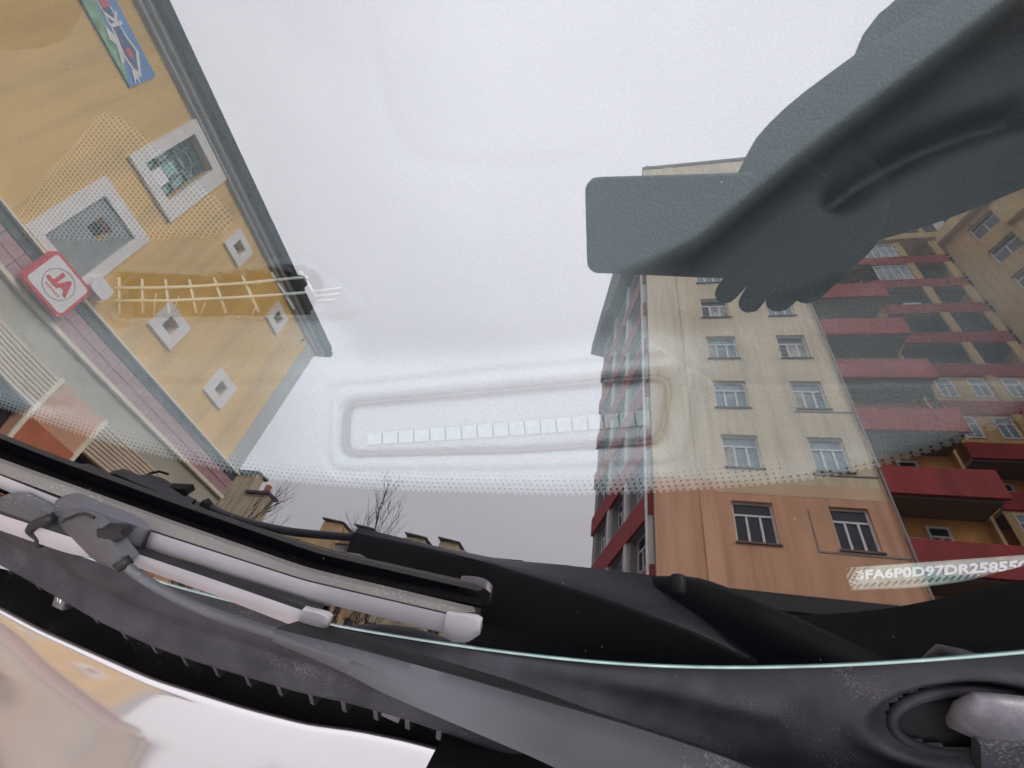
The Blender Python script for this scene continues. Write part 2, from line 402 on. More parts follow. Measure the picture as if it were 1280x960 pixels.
# ------------------------------------------------------------------ facade kit
def wall_with_holes(name, s0, s1, z0, z1, holes, material, parent, depth=0.18, thick=0.3, d=0.0):
    ss = sorted(set([s0, s1] + [v for h in holes for v in h[:2]])); zs = sorted(set([z0, z1] + [v for h in holes for v in h[2:]]))
    v = []; f = []
    def quad(a, b, c, e):
        i = len(v); v.extend([a, b, c, e]); f.append((i, i + 1, i + 2, i + 3))
    for a, b in zip(ss[:-1], ss[1:]):
        for c, e in zip(zs[:-1], zs[1:]):
            if any(h[0] <= a and b <= h[1] and h[2] <= c and e <= h[3] for h in holes): continue
            quad((b, d, c), (a, d, c), (a, d, e), (b, d, e))
    for (a, b, c, e) in holes:
        q = d - depth
        quad((a, d, c), (b, d, c), (b, q, c), (a, q, c)); quad((a, d, e), (a, q, e), (b, q, e), (b, d, e))
        quad((a, d, c), (a, q, c), (a, q, e), (a, d, e)); quad((b, d, c), (b, d, e), (b, q, e), (b, q, c))
    q = d - thick
    quad((s0, q, z0), (s1, q, z0), (s1, q, z1), (s0, q, z1))
    quad((s0, d, z0), (s0, q, z0), (s0, q, z1), (s0, d, z1)); quad((s1, d, z0), (s1, d, z1), (s1, q, z1), (s1, q, z0))
    quad((s0, d, z1), (s0, q, z1), (s1, q, z1), (s1, d, z1)); quad((s0, d, z0), (s1, d, z0), (s1, q, z0), (s0, q, z0))
    return mesh_obj(name, v, f, material, parent)
WIN = {}
def window_meshes(w, h, cols=3, transom=True, mat_frame='window_white', mat_pane='window_glass', bar=0.065):
    key = (round(w, 2), round(h, 2), cols, transom, mat_frame, mat_pane)
    if key in WIN: return WIN[key]
    fr = MB(); b = bar
    fr.box(0, w, -.03, .04, 0, b).box(0, w, -.03, .04, h - b, h).box(0, b, -.03, .04, b, h - b).box(w - b, w, -.03, .04, b, h - b)
    zt = h * 0.68 if transom else h - b
    if transom: fr.box(b, w - b, -.03, .04, zt - b / 2, zt + b / 2)
    for i in range(1, cols):
        x = w * i / cols; fr.box(x - b / 2, x + b / 2, -.03, .035, b, zt - (b / 2 if transom else 0))
    a = fr.build('window', mat_frame); p = MB().box(b * .5, w - b * .5, -.02, -.005, b * .5, h - b * .5).build('pane', mat_pane)
    me, pe = a.data, p.data
    bpy.data.objects.remove(a); bpy.data.objects.remove(p)
    WIN[key] = (me, pe); return WIN[key]
def put_window(parent, s, d, z, w, h, **k):
    me, pe = window_meshes(w, h, **k)
    o = share('window', me, parent, (s, d, z)); share('pane', pe, o, (0, 0, 0))
    return o

# ------------------------------------------------------------------ ochre building along the pavement
K = 1.245
def sc(v): return v * K
def zc(v): return 1.25 + (v - 1.25) * K
yb = empty('corner_building', 'ochre plastered two-storey building with grey eaves and square white-framed windows', 'building', o_, r_)
sq = [(3.23, 3.66, 6.45, 6.88), (4.64, 5.06, 6.45, 6.88), (3.33, 3.79, 4.68, 5.13), (4.60, 5.07, 4.71, 5.16)]
S0, S1 = -11.0, 6.13
def yh(h): return (sc(h[0]), sc(h[1]), zc(h[2]), zc(h[3]))
inner = []
for a, b, c, e in sq:
    m1, m2 = (a + b) / 2, (c + e) / 2; inner.append(yh((m1 - .095, m1 + .095, m2 - .095, m2 + .095)))
w1 = yh((1.87, 2.35, 5.96, 6.93)); w2 = yh((2.09, 2.28, 4.83, 5.06))
wall_with_holes('wall', sc(S0), sc(5.80), zc(4.24), zc(7.4), inner + [w1, w2], 'ochre_plaster', yb, depth=.22)
MB().box(sc(5.80) + .002, sc(S1), -.3, .03, zc(4.24), zc(7.4)).build('corner_strip', 'grey_trim', yb)
MB().box(sc(S0), sc(S1), -8, -.31, 0, zc(7.38)).build('core', 'grey_trim', yb)
# square windows: white surround ring, dark pane, grille
for (a, b, c, e), h in zip(sq, inner):
    A = yh((a, b, c, e))
    r = MB().box(A[0], A[1], .002, .05, A[2], h[2]).box(A[0], A[1], .002, .05, h[3], A[3]).box(A[0], h[0], .002, .05, h[2], h[3]).box(h[1], A[1], .002, .05, h[2], h[3])
    wv = r.build('window', 'white_trim', yb)
    MB().box(h[0], h[1], -.2, -.15, h[2], h[3]).build('pane', 'stone_dark', wv)
# tall window under the eaves
A = yh((1.73, 2.56, 5.81, 7.09)); h = w1
r = MB().box(A[0], A[1], .002, .06, A[2], h[2]).box(A[0], A[1], .002, .06, h[3], A[3]).box(A[0], h[0], .002, .06, h[2], h[3]).box(h[1], A[1], .002, .06, h[2], h[3])
wv = r.build('window', 'white_trim', yb)
MB().box(h[0], h[1], -.2, -.16, h[2], h[3]).build('pane', 'window_teal', wv)
fr = MB(); W_, H_ = h[1] - h[0], h[3] - h[2]; b_ = .035
for x in (0, .28, .72, 1.0): fr.box(h[0] + W_ * x - b_ / 2, h[0] + W_ * x + b_ / 2, -.158, -.09, h[2], h[3])
for z in (0, .30, .62, .82, 1.0): fr.box(h[0], h[1], -.157, -.10, h[2] + H_ * z - b_ / 2, h[2] + H_ * z + b_ / 2)
pts = [(h[0] + W_ * (.5 + .36 * math.cos(t)), -.09, h[2] + H_ * .58 + W_ * .42 * math.sin(t)) for t in np.linspace(0, math.pi, 14)]
fr.tube(pts, .028, 6)
fr.box(h[0], h[1], -.156, -.10, h[3] - .14, h[3] - .02)
fr.build('frame', 'window_frame_dark', wv)
MB().box(h[0] + W_ * .30, h[0] + W_ * .70, -.088, -.06, h[2] + H_ * .06, h[2] + H_ * .27).build('panel', 'panel_white', wv)
# boarded window
A = yh((1.78, 2.58, 4.28, 5.39)); B = yh((1.93, 2.46, 4.37, 5.23)); h = w2
r = MB().box(A[0], A[1], .002, .06, A[2], B[2]).box(A[0], A[1], .002, .06, B[3], A[3]).box(A[0], B[0], .002, .06, B[2], B[3]).box(B[1], A[1], .002, .06, B[2], B[3])
wv = r.build('window', 'white_trim', yb)
r = MB().box(B[0], B[1], .001, .02, B[2], h[2]).box(B[0], B[1], .001, .02, h[3], B[3]).box(B[0], h[0], .001, .02, h[2], h[3]).box(h[1], B[1], .001, .02, h[2], h[3])
r.build('board', 'grey_trim', wv).data.materials[0] = mat('board_grey', (.27, .29, .29), .8, var=.2, scale=5)
MB().box(h[0], h[1], -.2, -.16, h[2], h[3]).build('pane', 'shop_dark', wv)
# eaves
e = MB().box(sc(S0), sc(S1) + .06, .003, .08, zc(7.10), zc(7.17)).build('soffit_moulding', 'grey_trim', yb)
e = MB().box(sc(S0), sc(S1) + .16, -.2, .16, zc(7.172), zc(7.25)).build('soffit', 'grey_trim', yb)
e = MB().box(sc(S0), sc(S1) + .28, -.6, .27, zc(7.252), zc(7.36)).build('gutter', 'fascia_grey', yb)
e = MB().box(sc(S0), sc(S1) + .22, -8, .22, zc(7.402), zc(7.46)).build('roof', 'fascia_grey', yb)
MB().box(sc(4.45), sc(4.45) + .22, .272, .42, zc(7.27), zc(7.42)).build('gutter_bracket', 'fascia_grey', yb)
MB().box(sc(5.62), sc(5.66), .004, .05, zc(6.95), zc(7.0)).build('wall_hook', 'window_frame_dark', yb)
# string course: dark stone, pink tiles, cream line
MB().box(sc(S0), sc(S1), .002, .12, zc(4.21), zc(4.238)).build('ledge', 'cream_line', yb)
MB().box(sc(S0), sc(S1), -.28, .06, zc(4.10), zc(4.208)).build('stone_band', 'stone_dark', yb)
MB().box(sc(S0), sc(S1), -.28, .03, zc(3.82), zc(4.098)).build('tile_backing', 'stone_dark', yb)
MB().box(sc(S0), sc(S1), -.28, .09, zc(3.77), zc(3.818)).build('cream_ledge', 'cream_line', yb)
tw, th = sc(.245), (zc(4.098) - zc(3.82)) / 2
tile = MB().box(0.006, tw - .006, 0.031, .05, .006, th - .006).build('tile', 'pink_tile'); tme = tile.data; bpy.data.objects.remove(tile)
for i in range(40):
    for j in range(2):
        s = sc(S1) - tw * (i + 1)
        if s > sc(-3): share('tile', tme, yb, (s, 0, zc(3.82) + th * j))
MB().box(sc(S0), sc(-3), .031, .05, zc(3.825), zc(4.092)).build('tile_course', 'pink_tile', yb)
# shop level
MB().box(sc(S0), sc(S1), -.28, .02, zc(3.46), zc(3.768)).build('shop_band', 'shop_green', yb)
piers = [(3.10, 3.80), (-.8, -.1), (-4.4, -3.7), (5.85, 6.13)]
for a, b in piers:
    MB().box(sc(a), sc(b), -.28, .06, .005, zc(3.458)).build('pier', 'salmon_pier', yb)
    if a == 3.10: MB().box(sc(a) + .02, sc(b) - .02, .062, .09, zc(1.9), zc(2.98)).build('red_panel', 'orange_red', yb)
for a, b in ((3.80, 5.85), (-.1, 3.10), (-3.7, -.8), (-11, -4.4)):
    MB().box(sc(a) + .004, sc(b) - .004, -.28, -.2, .005, zc(3.458)).build('shop_window', 'shop_dark', yb)
    n_r = 9; z0, z1 = zc(3.06), zc(3.456); hh = (z1 - z0) / n_r
    for j in range(n_r):
        MB().prism([(sc(a) + .006, z0 + hh * j + .003), (sc(b) - .006, z0 + hh * j + .003), (sc(b) - .006, z0 + hh * (j + 1) - .012), (sc(a) + .006, z0 + hh * (j + 1) - .012)], .0, .085 - .0 * j).build('shutter_slat', 'shutter_metal', yb)
    MB().box(sc(a) + .004, sc(b) - .004, -.2, -.002, z0 + .01, z1).build('shutter_box', 'stone_dark', yb)
    MB().box(sc(a) + .15, sc(a) + .8, -.19, -.12, zc(2.2), zc(2.95)).build('shop_display', 'shop_yellow', yb)
    MB().box(sc(a) + .82, sc(a) + 1.0, -.19, -.08, .01, zc(3.05)).build('shop_mullion', 'mauve_frame', yb)
    MB().box(sc(a) + 1.35, sc(a) + 1.55, -.19, -.08, .01, zc(3.05)).build('shop_mullion', 'mauve_frame', yb)
# cream thin posts beside the pier
for s in (3.10, 3.80):
    MB().box(sc(s) - .03, sc(s) + .03, .061, .10, .01, zc(3.47)).build('trim_post', 'cream_line', yb)

# poster under the eaves
po = empty('poster', 'blue and green advertising banner with a white letter K under the grey eaves', 'poster', o_, r_)
A = yh((-.33, 1.17, 6.37, 6.82))
MB().box(A[0], A[1], .004, .03, A[2], A[3]).build('backing', 'poster_blue', po)
P = lambda q: [(A[0] + (A[1] - A[0]) * x, A[2] + (A[3] - A[2]) * z) for x, z in q]
def flat(poly, material, d0, name):
    MB().prism(P(poly), d0, d0 + .003).build(name, material, po)
flat([(0, 0), (.97, 0), (.86, .22), (.72, .34), (.6, .30), (.45, .38), (.3, .46), (.1, .42), (0, .5)], 'poster_green', .0305, 'green_field')
flat([(.05, .42), (.70, .40), (.80, .30), (.93, .36), (.97, .5), (.9, .66), (.82, .84), (.72, .74), (.66, .72), (.05, .78)], 'poster_pale', .034, 'outline')
flat([(.06, .45), (.70, .45), (.80, .37), (.90, .42), (.93, .5), (.87, .62), (.81, .76), (.72, .68), (.66, .68), (.06, .74)], 'poster_navy', .0375, 'navy_field')
flat([(.78, .45), (.84, .47), (.84, .60), (.78, .62)], 'sign_red', .041, 'red_patch')
flat([(.40, .47), (.53, .47), (.53, .72), (.40, .72)], 'sign_red', .041, 'red_block')
flat([(.40, .55), (.47, .55), (.47, .70), (.40, .70)], 'poster_pale', .0445, 'pale_block')
flat([(.90, .30), (.99, .18), (.96, .30), (1.0, .34), (.95, .40)], 'poster_pale', .0455, 'spark')
flat([(.62, .25), (.70, .16), (.74, .28), (.86, .10), (.84, .26), (.70, .40)], 'poster_pale', .0405, 'splash')
t = text_mesh('letter', 'K', .30, 'poster_pale', .001, bold=.006); t.parent = po
t.location = (A[0] + (A[1] - A[0]) * .60, .043, A[2] + (A[3] - A[2]) * .59); t.rotation_euler = (math.pi / 2, 0, math.pi)

# square sign on the string course
def rounded(x0, x1, z0, z1, r, k=6):
    q = []
    for cx, cz, a0 in ((x1 - r, z0 + r, -90), (x1 - r, z1 - r, 0), (x0 + r, z1 - r, 90), (x0 + r, z0 + r, 180)):
        for i in range(k + 1):
            a = math.radians(a0 + 90 * i / k); q.append((cx + r * math.cos(a), cz + r * math.sin(a)))
    return q
A = yh((2.04, 2.57, 3.83, 4.30))
sg = empty('shop_sign', 'red rounded square shop sign reading AL on a white field, on the tiled string course', 'sign', o_, r_)
MB().prism(rounded(A[0], A[1], A[2], A[3], .07), .125, .22).build('sign_box', 'sign_red', sg)
MB().prism(rounded(A[0] + .045, A[1] - .045, A[2] + .04, A[3] - .04, .05), .2205, .2235).build('white_field', 'sign_white', sg)
cx_, cz_ = (A[0] + A[1]) / 2, (A[2] + A[3]) / 2
ring = MB(); pr = [(cx_ + .20 * math.cos(a), .2245, cz_ + .20 * math.sin(a)) for a in np.linspace(0, 2 * math.pi, 33)]
ring.tube(pr, .004, 4); ring.build('ring', 'stone_dark', sg)
t = text_mesh('letters', 'AL', .26, 'sign_red', .002, bold=.014); t.parent = sg; t.location = (cx_, .226, cz_ + .03); t.rotation_euler = (math.pi / 2, 0, math.pi)
for i in range(7):
    MB().box(cx_ - .11 + i * .033, cx_ - .11 + i * .033 + .02, .2238, .226, cz_ - .125, cz_ - .095).build('letter_stroke', 'sign_red', sg)
# white flue box next to the sign
tag(MB().prism(rounded(sc(2.48), sc(2.70), zc(4.30), zc(4.48), .05), .06, .26).build('wall_box', 'panel_white'), 'small white box fixed to ochre wall just above the red square sign', 'box')
bpy.data.objects['wall_box'].location = o_; bpy.data.objects['wall_box'].rotation_euler = (0, 0, r_)

# ------------------------------------------------------------------ tall salmon apartment block
o2, r2 = frame_origin(95, 14.3)
ab = empty('apartment_block', 'tall salmon apartment block with red balcony parapets and white three-pane windows', 'apartment block', o2, r2)
FL = 2.68; holes = []
cols = [(3.28, 4.48), (6.05, 7.12)]
for k in range(10):
    for a, b in cols: holes.append((a, b, 8.08 + FL * k, 9.47 + FL * k))
ZP = 10.2
MB().box(.9, 7.8, .001, .006, ZP - .45, ZP).build('middle_belt', 'salmon_belt', ab)  # belt of middle tone between salmon below and cream above
wall_with_holes('wall', .9, 7.8, 6.55, ZP, holes[:2], 'salmon_plaster', ab, depth=.22, thick=.5)
wall_with_holes('upper_wall', .9, 7.8, ZP + .001, 35.2, holes[2:], 'cream_plaster', ab, depth=.22, thick=.5)
MB().box(.9, 7.8, -12, -.51, 0, 35.1).build('core', 'slab_shadow', ab)
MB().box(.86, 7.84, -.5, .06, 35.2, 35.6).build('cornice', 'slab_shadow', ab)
for i in range(3): MB().box(1.2 + i * 2.2, 2.2 + i * 2.2, -2, -.5, 35.6, 36.6).build('roof_hut', 'beige_wall', ab)
for z0, z1, mm in ((6.56, ZP, 'salmon_pale'), (ZP + .001, 35.19, 'cream_pale')):
    MB().box(.9, 2.05, .002, .02, z0, z1).build('pilaster', mm, ab)
    MB().box(2.35, 2.85, .002, .03, z0, z1).build('pilaster', mm, ab)
for k in range(10):
    for i, (a, b) in enumerate(cols):
        lit = (k * 7 + i * 3) % 4 != 0
        w_ = put_window(ab, a, -.16, 8.08 + FL * k, b - a, 1.39, mat_pane='window_lit' if (lit and k > 0) else 'window_glass')
        if k > 0 and (k * 5 + i * 2) % 3 != 1:
            cw_ = (b - a) * (.32 if (k + i) % 2 else .6); cx0 = a + .05 if (k * 3 + i) % 2 else b - .05 - cw_
            MB().box(cx0, cx0 + cw_, -.150, -.146, 8.12 + FL * k, 9.0 + FL * k).build('curtain', 'curtain', ab)
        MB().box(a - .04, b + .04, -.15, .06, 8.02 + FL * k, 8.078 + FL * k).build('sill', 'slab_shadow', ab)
# drip lines and a cable
MB().box(5.45, 7.75, .001, .02, 7.93, 7.98).build('cable', 'pipe_grey', ab)
MB().box(5.45, 5.48, .001, .02, 7.98, 9.3).build('cable', 'pipe_grey', ab)
for k in (1, 2): MB().box(5.9, 7.75, .001, .03, 7.9 + FL * k, 7.94 + FL * k).build('cable', 'pipe_grey', ab)
# lower floors and canopy
MB().box(.9, 11.0, -.5, -.02, .005, 6.3).build('shop_front', 'shop_brown', ab)
MB().box(.88, 11.0, -.5, .22, 6.10, 6.548).build('canopy', 'canopy_dark', ab)
# loggias beside the solid wall
BT = [8.60 + 2.47 * k for k in range(-1, 11)]
MB().box(7.8, 10.95, -1.7, -1.3, .005, 35).build('loggia_wall', 'orange_wall', ab)
MB().box(7.802, 7.9, -1.3, -.13, 6.6, 35).build('loggia_cheek', 'orange_wall', ab)
MB().box(10.85, 10.95, -1.3, -1.0, 6.6, 35).build('loggia_cheek', 'beige_wall', ab)
rng = random.Random(3)
for k, zt in enumerate(BT):
    MB().box(7.802, 10.97, -.12, .03, max(zt - .98, 6.56), zt).build('balcony_parapet', 'balcony_red', ab)
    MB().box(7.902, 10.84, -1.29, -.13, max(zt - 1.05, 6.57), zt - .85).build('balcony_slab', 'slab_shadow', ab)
    put_window(ab, 9.15, -1.27, zt + .02, .62, 1.1, cols=2)
    if k in (2, 4): put_window(ab, 8.1, -1.27, zt + .1, .5, .8, cols=1, transom=False)
    if k in (1, 3): MB().box(8.05, 8.5, -.9, -.4, zt - .4, zt + .25).build('balcony_clutter', 'pipe_grey', ab)
    if k in (5,): MB().box(9.2, 10.3, -.4, -.36, zt - .1, zt + .35).build('laundry', 'panel_white', ab)
MB().box(7.80, 7.86, .035, .09, 6.6, 35).build('drain_pipe', 'pipe_grey', ab)
# recessed wing
MB().box(15.1, 20.1, -7.9, -7.5, .005, 34.3).build('wing_wall', 'orange_wall', ab)
WT = [32.1 - 2.55 * k for k in range(12)]
for k, zt in enumerate(WT):
    if zt < 4: continue
    MB().box(15.0, 19.98, -6.12, -6.0, zt - .85, zt).build('balcony_parapet', 'balcony_red', ab)
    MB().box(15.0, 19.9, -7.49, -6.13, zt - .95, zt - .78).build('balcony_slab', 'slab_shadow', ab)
    for s in (17.5, 19.55):
        MB().box(s, s + .42, -6.10, -5.98, zt + .004, zt + 1.70).build('balcony_column', 'beige_wall', ab)
    if k in (0, 1):
        put_window(ab, 15.6, -6.08, zt + .02, 1.85, 1.6, cols=4, transom=False, mat_pane='window_lit')
    elif k in (5, 6, 8):
        for q in range(3): put_window(ab, 15.25 + 1.42 * q, -6.08, zt + .3, .72, 1.25, cols=2, transom=True, mat_pane='window_lit')
        MB().box(15.0, 19.9, -6.14, -6.09, zt + .003, zt + 1.69).build('enclosure', 'beige_wall', ab)
    elif k == 3:
        MB().box(17.93, 19.54, -6.09, -6.05, zt + .01, zt + 1.62).build('dark_glazing', 'window_glass', ab)
    elif k == 2:
        MB().box(16.2, 17.1, -6.3, -6.25, zt - .02, zt + .45).build('laundry', 'panel_white', ab)
    else:
        put_window(ab, 16.0, -7.47, zt + .05, .9, 1.3, cols=2)
MB().box(14.9, 20.3, -8, -5.8, 33.95, 34.6).build('wing_cornice', 'beige_wall', ab)
MB().box(15.4, 20.1, -9, -6.3, 34.6, 36.4).build('roof_loggia', 'dark_roof', ab)
for s in (16.2, 18.3, 19.8): MB().box(s, s + .25, -6.3, -6.2, 34.6, 36.4).build('roof_post', 'beige_wall', ab)
MB().box(15.3, 20.3, -9.1, -6.1, 36.4, 36.6).build('roof_edge', 'dark_roof', ab)

# side facade of the same block, turned towards the street
a13 = math.radians(-13); c0 = np.array([2.14, -14.17, 0]); gdir = np.array([math.sin(a13), -math.cos(a13), 0])
far = c0 + gdir * 8.0
sf = empty('street_wing', 'narrow grey street side of the apartment block with red bands and steep dark roof', 'apartment block', tuple(far), math.atan2(-gdir[1], -gdir[0]))
MB().box(0, 7.98, -6, -1.2, .005, 25).build('core', 'slab_shadow', sf)
sh = []
for k in range(7):
    z = 7.4 + 2.6 * k; sh += [(.6, 2.2, z, z + 1.5), (3.2, 4.6, z, z + 1.5), (5.6, 7.2, z, z + 1.5)]
wall_with_holes('wall', 0, 7.96, .005, 25.0, sh, 'far_grey', sf, depth=.5, thick=1.19)
for q, (a, b, c, e) in enumerate(sh):
    put_window(sf, a, -.3, c, b - a, 1.5, cols=3, mat_pane='window_lit' if q % 2 else 'window_glass')
for k in range(7):
    z = 6.25 + 2.6 * k
    MB().box(0.0, 7.9, .002, .12, z, z + .9).build('balcony_parapet', 'balcony_red', sf)
for s in (2.7, 5.1, 7.55): MB().box(s, s + .28, .001, .10, .01, 24.9).build('pier', 'white_trim', sf)
MB().tube([(7.8, .2, .1), (7.8, .2, 30)], .05, 6).build('drain_pipe', 'white_trim', sf)
MB().box(-.7, 7.96, -5.8, .75, 25.002, 25.5).build('eave', 'dark_roof', sf)
v = [(-.6, .7, 25.5), (7.9, .7, 25.5), (7.9, -5.6, 25.5), (-.6, -5.6, 25.5), (5.6, -.3, 36), (7.9, -.3, 36.4), (7.9, -5, 36.4), (5.6, -5, 36)]
mesh_obj('mansard_roof', v, [(0, 1, 5, 4), (1, 2, 6, 5), (2, 3, 7, 6), (3, 0, 4, 7), (4, 5, 6, 7), (0, 3, 2, 1)], 'dark_roof', sf)
for i in range(9):
    t_ = i / 8; x0 = -.5 + 8.2 * t_; x1 = 5.7 + 2.1 * t_
    MB().tube([(x0, .74, 25.55), (x1, -.26, 36.0)], .06, 4).build('roof_rib', 'pipe_grey', sf)
MB().tube([(-.02, .1, 9.6), (-.5, .3, 9.4), (-.7, .3, 9.6)], .06, 5).build('lamp_bracket', 'pipe_grey', sf)

# perpendicular wing closing the yard on the right
lw = empty('yard_wing', 'tall beige apartment wing with dark windows closing the yard beyond the balconies', 'apartment block', (22.2, -18.4, 0), math.atan2(.956, .29))
lh = []
for k in range(12):
    z = 3.0 + 2.6 * k
    for s in (-4.6, -1.8, 1.2, 4.4, 7.6, 10.8): lh.append((s, s + 1.5, z, z + 1.35))
wall_with_holes('wall', -7, 16, .005, 33.4, lh, 'beige_wall', lw, depth=.25, thick=.6)
for q, (a, b, c, e) in enumerate(lh): put_window(lw, a, -.2, c, 1.5, 1.35, cols=2)
for k in range(12):
    z = 2.0 + 2.6 * k
    if k % 3 != 1: MB().box(6.0, 10.2, .002, .9, z, z + .95).build('balcony_parapet', 'balcony_red', lw)
    MB().box(2.85, 4.2, .002, .35, z + .1, z + 2.0).build('bay', 'beige_wall', lw)
MB().box(-7, 16, -.6, .5, 33.402, 34.3).build('cornice', 'beige_wall', lw)
MB().box(-3, 16, -4, -.3, 34.302, 36.8).build('roof_loggia', 'dark_roof', lw)
for s in range(0, 16, 3): MB().box(s, s + .5, -.3, -.1, 34.302, 36.8).build('roof_post', 'white_trim', lw)
MB().box(-.2, 16, -4.1, -.0, 36.802, 37.2).build('roof_edge', 'beige_wall', lw)

# ------------------------------------------------------------------ far row of flats with roof huts
o3, r3 = frame_origin(96, 47)
fb = empty('far_flats', 'distant beige row of flats with five little roof huts behind the bare tree', 'apartment block', o3, r3)
bays = [(-43, -38.2, 'far_grey'), (-38.2, -33.6, 'far_orange'), (-33.6, -31.6, 'far_grey'), (-31.6, -27, 'far_orange'), (-27, -22.5, 'far_beige'), (-22.5, -17.5, 'far_beige'), (-17.5, -11, 'far_orange')]
for i, (a, b, mm) in enumerate(bays):
    hs = []
    for k in range(6):
        z = 2.6 + 2.8 * k; w_ = (b - a)
        hs += [(a + w_ * .15, a + w_ * .40, z, z + 1.5), (a + w_ * .6, a + w_ * .85, z, z + 1.5)]
    wall_with_holes('wall', a, b, .005, 20.2 + (.4 if i % 2 else 0), hs, mm, fb, depth=.25, thick=.5, d=.3 if i % 2 else 0)
    for (x, y, c, e) in hs: put_window(fb, x, (.1 if i % 2 else -.2), c, y - x, e - c, cols=2, transom=False)
MB().box(-43, -11, -9, -.51, .005, 20.1).build('core', 'far_grey', fb)
MB().box(-43, -11.2, -9, .2, 20.1, 20.18).build('roof', 'dark_roof', fb)
for (s, w_, zt) in ((-35.4, 2.7, 23.0), (-30.9, 2.3, 22.5), (-24.1, 2.3, 22.0), (-20.0, 2.2, 21.8), (-40.2, 3.0, 21.3)):
    MB().box(s - w_ / 2, s + w_ / 2, -3.5, -.3, 20.2, zt - .15).build('roof_hut', 'far_orange' if s < -28 else 'far_beige', fb)
    v = [(s - w_ / 2 - .25, -.05, zt + .15), (s + w_ / 2 + .25, -.05, zt - .25), (s + w_ / 2 + .25, -3.7, zt - .25), (s - w_ / 2 - .25, -3.7, zt + .15)]
    v += [(x, y, z + .16) for x, y, z in v]
    mesh_obj('hut_roof', v, [(0, 3, 2, 1), (4, 5, 6, 7), (0, 1, 5, 4), (1, 2, 6, 5), (2, 3, 7, 6), (3, 0, 4, 7)], 'dark_roof', fb)
# stepped house beyond the ochre corner
o4, r4 = frame_origin(96, 19)
hb = empty('stepped_house', 'small beige stepped house with tile roofs just past the ochre building corner', 'house', o4, r4)
for (a, b, zt, mm) in ((-22.5, -20.3, 12.2, 'far_beige'), (-20.28, -18.9, 11.0, 'far_beige')):
    hs = []
    for k in range(3):
        z = 2.0 + 2.6 * k; hs += [(a + .25, a + .6, z, z + 1.3), (b - .7, b - .3, z, z + 1.3)]
    wall_with_holes('wall', a, b, .005, zt, hs, mm, hb, thick=.6)
    for (x, y, c, e) in hs: put_window(hb, x, -.15, c, y - x, e - c, cols=1, transom=False)
    MB().box(a - .05, b + .08, -.8, .15, zt + .002, zt + .14).build('roof', 'dark_roof', hb)
MB().box(-19.2, -18.98, -.1, .14, 11.15, 11.5).build('chimney', 'orange_red', hb)
# low shop annex with the second sign
o5, r5 = frame_origin(96, 11.2)
an = empty('shop_annex', 'low salmon shop annex with white fascia below the stepped house', 'shop', o5, r5)
MB().box(-14.2, -10.9, -3, 0, .005, 5.7).build('wall', 'salmon_pier', an)
MB().box(-11.75, -10.8, .002, .12, 4.7, 5.4).build('fascia', 'panel_white', an)
MB().box(-11.8, -10.8, .002, .08, 3.7, 4.5).build('lower_fascia', 'panel_white', an)
MB().box(-14.2, -10.8, -3, .2, 5.702, 5.85).build('roof', 'dark_roof', an)
s2 = empty('small_sign', 'small red framed white AL sign on the low shop annex', 'sign', o5, r5)
MB().prism(rounded(-12.55, -11.85, 4.55, 5.25, .08), .004, .08).build('sign_box', 'sign_red', s2)
MB().prism(rounded(-12.49, -11.91, 4.61, 5.19, .06), .0805, .085).build('white_field', 'sign_white', s2)
t = text_mesh('letters', 'AL', .42, 'sign_red', .002, bold=.012); t.parent = s2; t.location = (-12.20, .088, 4.90); t.rotation_euler = (math.pi / 2, 0, math.pi)

# ------------------------------------------------------------------ bare trees
def bare_tree(label, x, y, h, seed, spread=.30, r0=.14, thin=1.0):
    rg = random.Random(seed)
    t = empty('bare_tree', label, 'tree', (x, y, 0), 0, 'bare winter trees along the street')
    tr_, cr = MB(), MB()
    top = [(rg.uniform(-.1, .1) * i, rg.uniform(-.1, .1) * i, h * i / 7) for i in range(8)]
    tr_.tube(top, [r0 * (1 - .95 * i / 7) + .012 for i in range(8)], 7)
    def grow(p, d, ln, r, dep):
        pts = [p]; q = Vector(p); d = Vector(d).normalized()
        for i in range(3):
            d = (d + Vector((rg.uniform(-.2, .2), rg.uniform(-.2, .2), .12 + rg.uniform(-.08, .12)))).normalized()
            q = q + d * ln / 3; pts.append(tuple(q))
        cr.tube(pts, [r, r * .8, r * .6, r * .35], 4)
        if dep > 0:
            for j in range(4 if dep > 1 else 3):
                b = Vector(pts[rg.choice((1, 2, 2, 3))])
                dd = (d + Vector((rg.uniform(-1, 1), rg.uniform(-1, 1), rg.uniform(-.1, .6))) * .6)
                grow(tuple(b), dd, ln * rg.uniform(.45, .65), r * .5, dep - 1)
    for i in range(26):
        f = .22 + .72 * i / 26; a = rg.uniform(0, 2 * math.pi)
        k = min(6, int(f * 7)); b = Vector(top[k]).lerp(Vector(top[k + 1]), f * 7 - k)
        grow(tuple(b), (math.cos(a) * spread * 2, math.sin(a) * spread * 2, 1.0), h * .26 * (1.15 - f) + .5, r0 * .38 * (1.1 - f) * thin + .008, 2)
    tr_.build('trunk', 'bark', t, True); cr.build('crown', 'bark', t)
    return t
def azp(az, r): a = math.radians(az); return (r * math.sin(a), -r * math.cos(a))
x, y = azp(-26.6, 34); bare_tree('tall bare poplar-shaped tree standing in front of the distant roof huts', x, y, 18.2, 5, .28, .16)
x, y = azp(-23.6, 36); bare_tree('lower bare tree leaning out right of the tall bare tree', x, y, 15.6, 8, .40, .12)
x, y = azp(-37.6, 27); bare_tree('slim pale bare tree right of the stepped beige house', x, y, 11.6, 11, .22, .10)
x, y = azp(-42.0, 12.5); bare_tree('young dark bare tree close to the corner of the ochre building', x, y, 5.3, 21, .5, .05)

